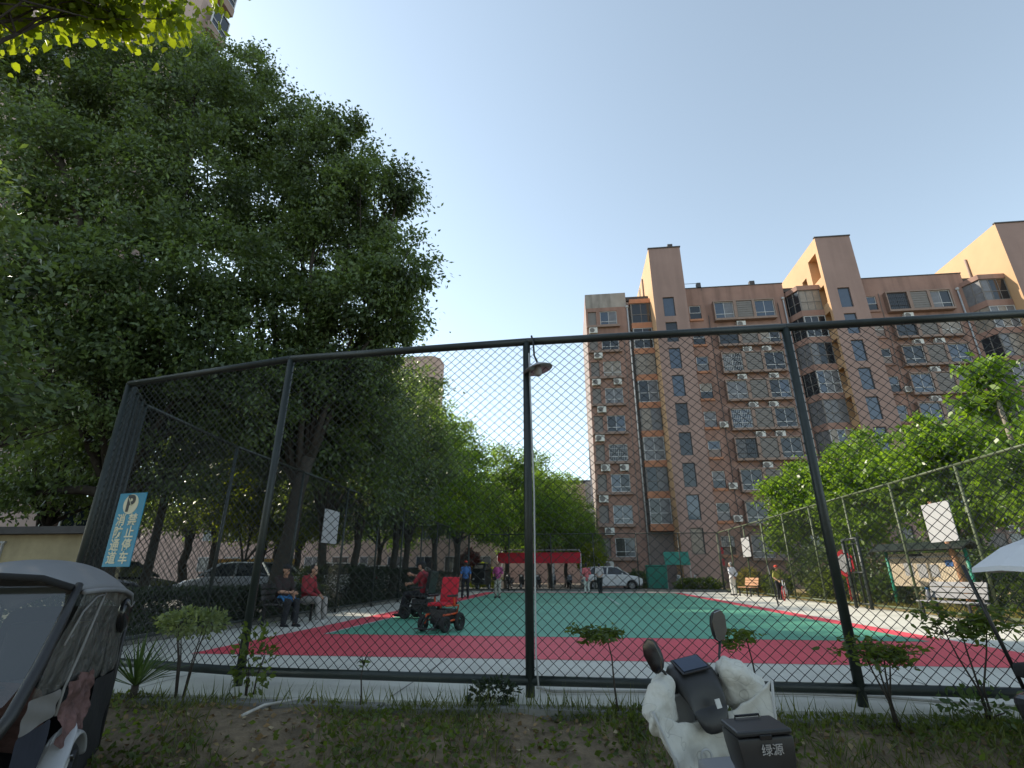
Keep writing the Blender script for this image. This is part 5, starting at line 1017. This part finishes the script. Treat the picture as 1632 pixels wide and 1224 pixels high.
# ---- canopy tricycle at the left edge. local: x to the visible side, y to the rear
T3 = thing('canopy_tricycle', 'grey canopied electric tricycle with clear rain curtains at the left edge', 'tricycle', (-3.63, 3.34, -0.39), rad(29))
def arch(y, w, zt, ze, n=13, drop=0.0):
    return [(w * s_, y, ze + (zt - ze) * (1 - abs(s_) ** 2.6) - drop) for s_ in [-1 + 2 * i / (n - 1) for i in range(n)]]
rows = [arch(-.52, .36, 1.43, 1.36), arch(-.40, .40, 1.49, 1.355), arch(-.20, .42, 1.53, 1.35), arch(.10, .43, 1.54, 1.345), arch(.40, .43, 1.52, 1.33), arch(.62, .425, 1.47, 1.30), arch(.74, .41, 1.40, 1.24), arch(.79, .39, 1.30, 1.16)]
o = soft(MB().loft(rows, close=False, cap=False).build('roof', 'grey_canopy', T3)); md = o.modifiers.new('k', 'SOLIDIFY'); md.thickness = .025; md.offset = -1
for s_ in (-1, 1):
    MB().tube([(s_ * .405, -.46, 1.335), (s_ * .42, -.2, 1.338), (s_ * .43, .1, 1.334), (s_ * .43, .4, 1.318), (s_ * .425, .62, 1.285), (s_ * .405, .76, 1.20)], .016, 8).build('roof_hem', 'grey_canopy', T3, smooth=True)
MB().tube([(-.36, -.53, 1.36), (-.2, -.545, 1.415), (0, -.55, 1.428), (.2, -.545, 1.415), (.36, -.53, 1.36)], .02, 8).build('front_hem', 'black_cloth', T3, smooth=True)
# windscreen and its frame
o = soft(MB().loft([[(-.36 * k, y, z) for k in (1, .5, 0, -.5, -1)] for y, z in ((-.51, 1.37), (-.66, 1.18), (-.82, .98), (-.98, .78))], close=False, cap=False).build('windscreen', 'windshield', T3))
for s_ in (-1, 1): MB().tube([(s_ * .375, -.49, 1.38), (s_ * .385, -.65, 1.18), (s_ * .39, -.81, .98), (s_ * .38, -.98, .77), (s_ * .33, -1.06, .62)], [.022, .026, .030, .032, .03], 8).build('windscreen_pillar', 'black_plastic', T3, smooth=True)
MB().tube([(.30, -.90, .66), (.22, -.85, .82), (.16, -.78, .98)], [.012, .010, .006], 6).build('wiper', 'black_plastic', T3, smooth=True)
# side curtains on the visible side (and plain ones on the far side)
for s_ in (1, -1):
    X = .41 * s_
    def poly(name, pts, mat, off=0.0, wob=.008, n=7):
        """cloth panel from a left and a right edge line, slightly wavy"""
        (a0_, a1_), (b0_, b1_) = pts; g = []
        for i in range(n):
            e0 = Vector(a0_) + (Vector(a1_) - Vector(a0_)) * i / (n - 1); e1 = Vector(b0_) + (Vector(b1_) - Vector(b0_)) * i / (n - 1)
            g.append([(X + s_ * (off + wob * math.sin(i * 1.7 + j * 1.1) + (.0 if s_ > 0 else 0)), (e0 + (e1 - e0) * j / 6).x, (e0 + (e1 - e0) * j / 6).y) for j in range(7)])
        q = soft(MB().loft(g, close=False, cap=False).build(name, mat, T3)); return q
    # points are (y, z): first the front edge bottom->top, then the rear edge bottom->top
    poly('front_curtain', [((-.90, .82), (-.46, 1.34)), ((-.42, .80), (-.06, 1.34))], 'clear_film')
    poly('curtain_band', [((-.93, .66), (-.90, .82)), ((-.46, .66), (-.42, .80))], 'grey_band', .004)
    poly('front_apron', [((-.96, .16), (-.93, .66)), ((-.56, .16), (-.46, .66))], 'navy_cloth', .006)
    poly('rear_curtain', [((-.42, .80), (-.06, 1.34)), ((.34, .74), (.34, 1.33))], 'clear_film', -.004)
    poly('rear_window', [((.34, .74), (.34, 1.33)), ((.72, .74), (.72, 1.22))], 'clear_film', -.002)
    poly('rear_apron', [((.02, .16), (.24, .74)), ((.76, .12), (.73, .74))], 'black_cloth', .008, .014)
    MB().tube([(X + s_ * .01, -.44, .66), (X + s_ * .012, -.42, .80), (X + s_ * .012, -.28, 1.0), (X + s_ * .012, -.16, 1.2), (X + s_ * .008, -.05, 1.34)], .008, 6).build('zip', 'grey_band', T3, smooth=True)
    MB().tube([(X + s_ * .01, -.62, 1.05), (X + s_ * .012, -.45, 1.22), (X + s_ * .012, -.25, 1.30), (X + s_ * .01, -.06, 1.31)], .006, 6).build('curtain_seam', 'grey_band', T3, smooth=True)
    MB().tube([(X + s_ * .005, .74, .12), (X + s_ * .005, .745, .74), (X, .735, 1.20)], .014, 8).build('rear_pole', 'black_plastic', T3, smooth=True)
    # quilt hanging out between the curtains
    g = []
    for i in range(9):
        z = .84 - .046 * i; g.append([(X + s_ * (.016 + .034 * math.sin(i * 1.2 + j * 1.1) * math.sin(j * .8 + i * .5) + .016 * (j % 2)), -.44 + .022 * i * (1 if i < 7 else .6) + (.078 - .002 * i) * j * .9, z - .016 * math.sin(j * 1.4)) for j in range(8)])
    o = soft(MB().loft(g, close=False, cap=False).build('quilt', 'quilt_brown', T3), 3); crumple(o, .07)
    # tied-up roll of film under the roof
    o = MB().ell((X + s_ * .025, .50, 1.14), (.045, .10, .13), 14, 10, (rad(18), 0, 0)).build('rolled_film', 'black_gloss', T3, smooth=True)
    MB().tube([(X + s_ * .05, .40, 1.24), (X + s_ * .06, .47, 1.20), (X + s_ * .05, .60, 1.23)], .007, 6).build('tie', 'grey_band', T3, smooth=True)
    # silver bodywork, mudguard and wheel
    m = MB(); rr = []
    for (y, z, w, t_) in ((-.16, .56, .05, .05), (-.24, .48, .10, .07), (-.34, .36, .12, .08), (-.46, .24, .12, .08), (-.56, .12, .10, .07)): rr.append([(s_ * (.435 + t_ * math.cos(a_)), y + w * math.sin(a_) * .8, z + w * math.sin(a_) * .6) for a_ in [k * math.pi / 4 for k in range(8)]])
    soft(m.loft(rr).build('side_fairing', 'silver', T3))
    MB().bar((s_ * .520, -.27, .44), (s_ * .523, -.32, .36), .022, .008).build('emblem', 'black_gloss', T3); MB().bar((s_ * .523, -.34, .43), (s_ * .523, -.29, .38), .016, .008).build('emblem', 'chrome', T3)
    ring = []
    for k in range(11):
        a_ = rad(15 + 15 * k); ring.append([(s_ * (.40 + dx), -.06 + (.265 + dr) * math.cos(a_), .235 + (.265 + dr) * math.sin(a_)) for dx, dr in ((-.07, -.012), (-.05, .012), (.05, .012), (.085, -.015), (.08, -.03), (0, -.012))])
    soft(MB().loft(ring).build('mudguard', 'silver', T3)); wheel(T3, (s_ * .41, -.06, .22), .22, .10, 'white_paint', 5, .07)
soft(MB().loft([[(x, .78, z) for x in (-.40, -.2, 0, .2, .40)] for z in (.12, .4, .74, 1.0, 1.2)], close=False, cap=False).build('back_panel', 'black_cloth', T3))
MB().box((0, -.95, .42), (.56, .22, .52), (rad(-14), 0, 0), .8).build('nose', 'silver', T3, bevel=.07); wheel(T3, (0, -1.02, .20), .20, .09, 'silver', 5, .07); MB().ell((0, -1.08, .52), (.08, .05, .07)).build('headlight', 'frame_white', T3, smooth=True)
soft(MB().box((0, .35, .60), (.56, .42, .14)).build('seat', 'black_cloth', T3, bevel=.04)); soft(MB().box((0, .58, .88), (.56, .12, .46)).build('seat_back', 'black_cloth', T3, bevel=.04)); MB().box((0, .1, .24), (.60, 1.3, .12)).build('floor_pan', 'black_plastic', T3, bevel=.03)
MB().tube([(-.30, -.42, .86), (-.1, -.56, .84), (.1, -.56, .84), (.30, -.42, .86)], .016, 8).build('handlebar', 'black_plastic', T3, smooth=True); MB().tube([(0, -.9, .4), (0, -.58, .84)], .03, 8).build('steering_column', 'black_plastic', T3, smooth=True)
g = [[(-.34 + .085 * j, -.60 + .06 * i - .01 * math.sin(j), .86 - .055 * i * (1 if i > 2 else .4) + .02 * math.sin(j * 1.3 + i)) for j in range(9)] for i in range(9)]
soft(MB().loft(g, close=False, cap=False).build('lap_quilt', 'quilt_brown', T3), 2)

# ---- scooter with quilted windbreak. local: +y forward (away from the camera)
S = thing('quilted_scooter', 'electric scooter with white patterned quilt windbreak and black rear box', 'scooter', (0.79, 3.10, -0.455), rad(3)); S.rotation_euler = (0, rad(-5), rad(3))
bar = bpy.data.objects.new('handlebar', MB().tube([(-.34, -.10, -.02), (-.18, 0, .0), (.18, 0, .0), (.34, -.10, -.02)], .016, 8).mesh('handlebar', True, ('black_plastic',))); col.objects.link(bar); bar.parent = S; bar.location = (0, .42, .895); bar.rotation_euler = (0, rad(-5), rad(14))
# dashboard pod: a rounded wedge whose screen looks up at the rider
rr = []
for y, z, w, h_ in ((-.11, -.20, .085, .04), (-.11, -.09, .105, .08), (-.07, .01, .135, .08), (.02, .055, .150, .075), (.10, .06, .13, .07), (.15, .04, .08, .05)): rr.append([(w * math.copysign(abs(math.cos(a_)) ** .6, math.cos(a_)), y + .3 * h_ * math.sin(a_), z + h_ * math.copysign(abs(math.sin(a_)) ** .7, math.sin(a_))) for a_ in [k * math.pi / 6 for k in range(12)]])
soft(MB().loft(rr).build('dashboard', 'black_plastic', bar), 1)
MB().box((0, .0, .112), (.185, .145, .012), (rad(24), 0, 0)).build('screen_bezel', 'black_gloss', bar, bevel=.006); MB().box((0, -.002, .1195), (.155, .115, .006), (rad(24), 0, 0)).build('screen', 'screen', bar)
MB().box((.03, -.152, -.07), (.03, .006, .045), (rad(-8), 0, 0)).build('key_plate', 'silver', bar)
for s_, tip in ((-1, Vector((-.235, -.10, .15))), (1, Vector((.25, .02, .205)))):
    MB().tube([(s_ * .15, -.02, .02), (s_ * .17, -.03, .07), (s_ * .20, (-.06 if s_ < 0 else 0), .12), tip], [.012, .008, .007, .009], 8).build('mirror_stem', 'black_plastic', bar, smooth=True)
    oc = [(-.055, -.055), (-.062, .05), (-.035, .10), (.03, .11), (.062, .07), (.058, -.02), (.02, -.075), (-.03, -.08)]
    rz_, ry_ = (rad(-58), rad(-28)) if s_ < 0 else (rad(14), rad(4)); rot = Euler((rad(-12) if s_ < 0 else rad(5), ry_, rz_)).to_matrix()
    f = lambda k, y: [tip + rot @ Vector((x * k, y, z * k + .06)) for x, z in oc]
    mo = soft(MB().loft([f(.5, .03), f(.9, .02), f(1.0, 0.0), f(1.0, -.012), f(.93, -.013)]).build('mirror', 'black_plastic', bar)); MB().loft([f(.90, -.0145), f(.88, -.0155)]).build('mirror_glass', 'mirror_glass', mo)
    MB().tube([(s_ * .26, -.06, -.01), (s_ * .33, -.10, -.02)], .019, 8).build('grip', 'rubber', bar, smooth=True)
# quilt: two muffs over the grips and a sheet hanging in front of the rider's knees
rq = random.Random(3)
def quilt_part(name, rings, lv=2):
    o = MB().loft(rings, close=False, cap=False).build(name, 'quilt_white', bar); soft(o, lv); crumple(o, .03); md = o.modifiers.new('k', 'SOLIDIFY'); md.thickness = .022; md.offset = 0; return o
for s_ in (-1, 1):
    rr = []                                         # a limp sleeve: fat by the dashboard, pinched and drooping at the grip end
    for k in range(9):
        t_ = k / 8; cx_ = s_ * (.155 + .225 * t_); cy = .0 - .11 * t_; cz = .02 - .10 * t_ ** 1.5; r_ = .085 + .03 * math.sin(t_ * 2.8) - .055 * max(0, t_ - .55) / .45
        rr.append([(cx_ + s_ * .02 * math.sin(a_ * 2) + rq.uniform(-.008, .008), cy + r_ * .80 * math.cos(a_) * (1 + .12 * math.sin(3 * a_ + 1.7 * k)), cz + r_ * math.sin(a_) * (1 + .14 * math.sin(2 * a_ + 2.3 * k)) * (1.0 if math.sin(a_) > 0 else 1.9 - .6 * t_)) for a_ in [j * math.pi / 8 for j in range(16)]])
    o = MB().loft(rr, cap=True).build('quilt_muff', 'quilt_white', bar); soft(o, 3); crumple(o, .034)
rr = []
for i in range(17):
    t_ = i / 16; z = -.06 - .86 * t_; w = .375 - .10 * math.sin(t_ * 2.4); row = []
    for j in range(23):
        s_ = -1 + 2 * j / 22; amp = .4 + .6 * t_
        row.append((w * s_ + .008 * math.sin(i * 1.7 + j), -.05 - .13 * abs(s_) ** 1.8 + amp * .020 * math.sin(j * 1.15 + i * .35) + .010 * math.sin(i * 1.3 + j * .6), z + .05 * abs(s_) ** 3 * (1 - t_) - .10 * (1 - s_ * s_) * (1 - t_) ** 2 + .008 * math.sin(j * 2.3)))
    rr.append(row)
quilt_part('quilt_sheet', rr)
for s_ in (-1, 1): MB().tube([(s_ * (.375 - .10 * math.sin(t_ * 2.4)), -.185, -.02 - .86 * t_) for t_ in [k / 8 for k in range(9)]], .008, 6).build('quilt_piping', 'pipe_grey', bar, smooth=True)
MB().torus((-.10, -.115, -.30), .03, .006, 'y', 18, 6).build('quilt_loop', 'pipe_grey', bar, smooth=True)
o = MB().loft([[(-.22 + .03 * math.cos(k * .9) * r_, -.155, -.42 + .045 * math.sin(k * .9) * r_) for k in range(7)] for r_ in (1, .95)]).build('quilt_patch', 'leaf_yellow', bar)
# body, seat, box, wheels
MB().prism([(-.80, .56), (-.74, .36), (-.35, .28), (-.2, .20), (.48, .20), (.50, .28), (-.12, .32), (-.18, .54), (-.5, .62)], 'x', -.14, .14).build('body', 'silver_paint', S, bevel=.04)
MB().prism([(.42, .22), (.50, .22), (.68, .55), (.58, .86), (.50, .86), (.58, .55)], 'x', -.17, .17).build('leg_shield', 'silver_paint', S, bevel=.03)
MB().box((.045, -.36, .60), (.12, .14, .07)).build('box_bracket', 'black_plastic', S, bevel=.008)
soft(MB().box((-.02, -.16, .60), (.26, .52, .10)).build('seat', 'grey_canopy', S, bevel=.03)); MB().tube([(0, .62, .24), (0, .50, .55), (0, .42, .93)], .03, 8).build('fork', 'black_plastic', S, smooth=True)
wheel(S, (0, .64, .22), .22, .09, 'silver', 5, .07); wheel(S, (0, -.56, .22), .22, .10, 'silver', 5, .07)
bx = soft(MB().loft([[(w * sx, y, z) for sx, y in ((-1, -.34 - d), (1, -.34 - d), (1, -.34 + .13), (-1, -.34 + .13))] for w, d, z in ((.078, .04, .615), (.086, .055, .62), (.104, .075, .67), (.113, .085, .74), (.116, .088, .79), (.114, .086, .80))]).build('rear_box', 'black_plastic', S), 0)
bx.modifiers.clear(); md = bx.modifiers.new('b', 'BEVEL'); md.width = .018; md.segments = 3; md.limit_method = 'ANGLE'; md.angle_limit = rad(40); bx.location = (.045, -.02, .055)
MB().box((.045, -.34, .871), (.234, .225, .022)).build('rear_box_lid', 'black_plastic', S, bevel=.01)
MB().box((.045, -.4525, .857), (.05, .012, .02)).build('latch', 'black_gloss', S, bevel=.004); MB().tube([(-.01, -.26, .881), (-.01, -.26, .895), (.10, -.26, .895), (.10, -.26, .881)], .006, 6).build('lid_handle', 'black_gloss', S)
text_mesh('lettering', '绿源', .046, 'silver', S, (.062, -.4525, .808), (rad(90 + 5), 0, 0), .002, 1.0)

# ---- scooter under a white umbrella at the right edge
U_ = thing('umbrella_scooter', 'dark scooter under a white umbrella canopy at the right edge', 'scooter', (3.50, 4.02, -0.27), rad(-75))
rr = []                                             # eight taut panels between the ribs, hem a little scalloped
for k, (r_, z) in enumerate(((1.0, 1.33), (.99, 1.36), (.72, 1.49), (.40, 1.58), (.02, 1.62))): rr.append([(.50 * r_ * math.cos(j * math.pi / 8 + .4) * (1 if j % 2 == 0 else .93), .86 * r_ * math.sin(j * math.pi / 8 + .4) * (1 if j % 2 == 0 else .93), z + (.012 if j % 2 else 0) * (k < 3)) for j in range(16)])
o = MB().loft(rr, cap=False).build('canopy', 'canopy_white', U_)
md = o.modifiers.new('k', 'SOLIDIFY'); md.thickness = .005
for k in range(8): a_ = k * math.pi / 4 + .4; MB().tube([(0, 0, 1.595), (.3 * math.cos(a_), .5 * math.sin(a_), 1.485), (.44 * math.cos(a_), .76 * math.sin(a_), 1.36)], .005, 6).build('rib', 'black_plastic', U_)
MB().tube([(0, .40, .70), (0, .30, 1.2), (0, .05, 1.60)], .014, 8).build('pole', 'chrome', U_, smooth=True)
for sx, y0 in ((-.36, -.55), (-.36, .45), (.36, -.55), (.36, .45)): MB().tube([(sx, y0 * 1.2, 1.38), (sx * .8, y0, .62)], .012, 8).build('stay', 'black_plastic', U_, smooth=True)
A_, B_, C_, D_ = (Vector(q) for q in (rr[1][12], rr[1][13], rr[2][13], rr[2][12])); cen = (A_ + B_ + C_ + D_) / 4; e1 = (B_ - A_).normalized(); nn = e1.cross(D_ - A_).normalized(); nn = nn if nn.z > 0 else -nn; e2 = nn.cross(e1)
MB().loft([[cen + nn * h_ + e1 * .085 * math.cos(k * math.pi / 10) + e2 * .04 * math.sin(k * math.pi / 10) for k in range(20)] for h_ in (.006, .009)]).build('printed_emblem', 'pipe_grey', U_)
MB().loft([[cen + nn * h_ + e1 * .035 * math.cos(k * math.pi / 8) + e2 * .022 * math.sin(k * math.pi / 8) for k in range(16)] for h_ in (.010, .012)]).build('printed_emblem_centre', 'board_white', U_)
for sx_, sy_ in ((-.13, -.05), (-.05, -.085), (.12, -.06)): MB().bar(cen + nn * .008 + e1 * sx_ + e2 * sy_, cen + nn * .008 + e1 * (sx_ + .03) + e2 * (sy_ - .012), .008, .003).build('printed_mark', 'frame_dark', U_)
wheel(U_, (0, .62, .22), .22, .09, 'silver', 5, .07); wheel(U_, (0, -.55, .22), .22, .10, 'silver', 5, .07)
MB().prism([(-.85, .62), (-.80, .42), (-.35, .34), (-.2, .28), (.25, .28), (.30, .36), (-.1, .38), (-.18, .62), (-.5, .70)], 'x', -.15, .15).build('body', 'dark_paint', U_, bevel=.04)
MB().prism([(.28, .30), (.36, .30), (.58, .62), (.46, .98), (.38, .98), (.46, .62)], 'x', -.2, .2).build('leg_shield', 'dark_paint', U_, bevel=.03)
soft(MB().box((0, -.42, .76), (.27, .74, .10)).build('seat', 'black_cloth', U_, bevel=.03)); MB().tube([(-.33, .30, 1.04), (-.12, .40, 1.03), (.12, .40, 1.03), (.33, .30, 1.04)], .016, 8).build('handlebar', 'black_plastic', U_, smooth=True); MB().tube([(0, .62, .24), (0, .40, 1.02)], .025, 8).build('fork', 'black_plastic', U_, smooth=True)

# ---- hoses and the yellow dome at the bottom edge
def on_bank(x, y):
    p = on_ground(x, y, -.05)
    for _ in range(6): p = on_ground(x, y, bank_z(p.x, p.y) if p.y < 5.05 else 0.0)
    return p
pts = [on_ground(x, y, -.03) for x, y in ((385, 1145), (420, 1128), (470, 1119), (520, 1116))]
tag(MB().tube([p + Vector((0, 0, .02)) for p in pts], .012, 8).build('hose', 'hose_white', smooth=True), 'short white hose lying on the bank left of the middle post', 'hose')
pts = [on_ground(x, y, .01) for x, y in ((856, 1098), (880, 1104), (1000, 1104), (1150, 1106), (1290, 1108), (1420, 1114), (1540, 1124), (1640, 1130))]
tag(MB().tube([p + Vector((0, 0, .012)) for p in pts], .014, 8).build('hose', 'hose_white', smooth=True), 'long white hose running along the fence foot to the right', 'hose')
q = on_ground(407, 1236, -.2); yd = thing('yellow_bollard', 'yellow domed bollard top at the bottom edge', 'bollard', (q.x, q.y, bank_z(q.x, q.y) - .015)); rr = [[(r_ * math.cos(k * math.pi / 12), r_ * math.sin(k * math.pi / 12), z) for k in range(24)] for r_, z in ((.165, -.05), (.165, .04), (.155, .075), (.115, .098), (.05, .108), (.008, .11))]
soft(MB().loft(rr).build('dome', 'yellow_paint', yd)); MB().tube([(0, 0, -.06), (0, 0, .01)], .17, 24).build('base_ring', 'black_plastic', yd)
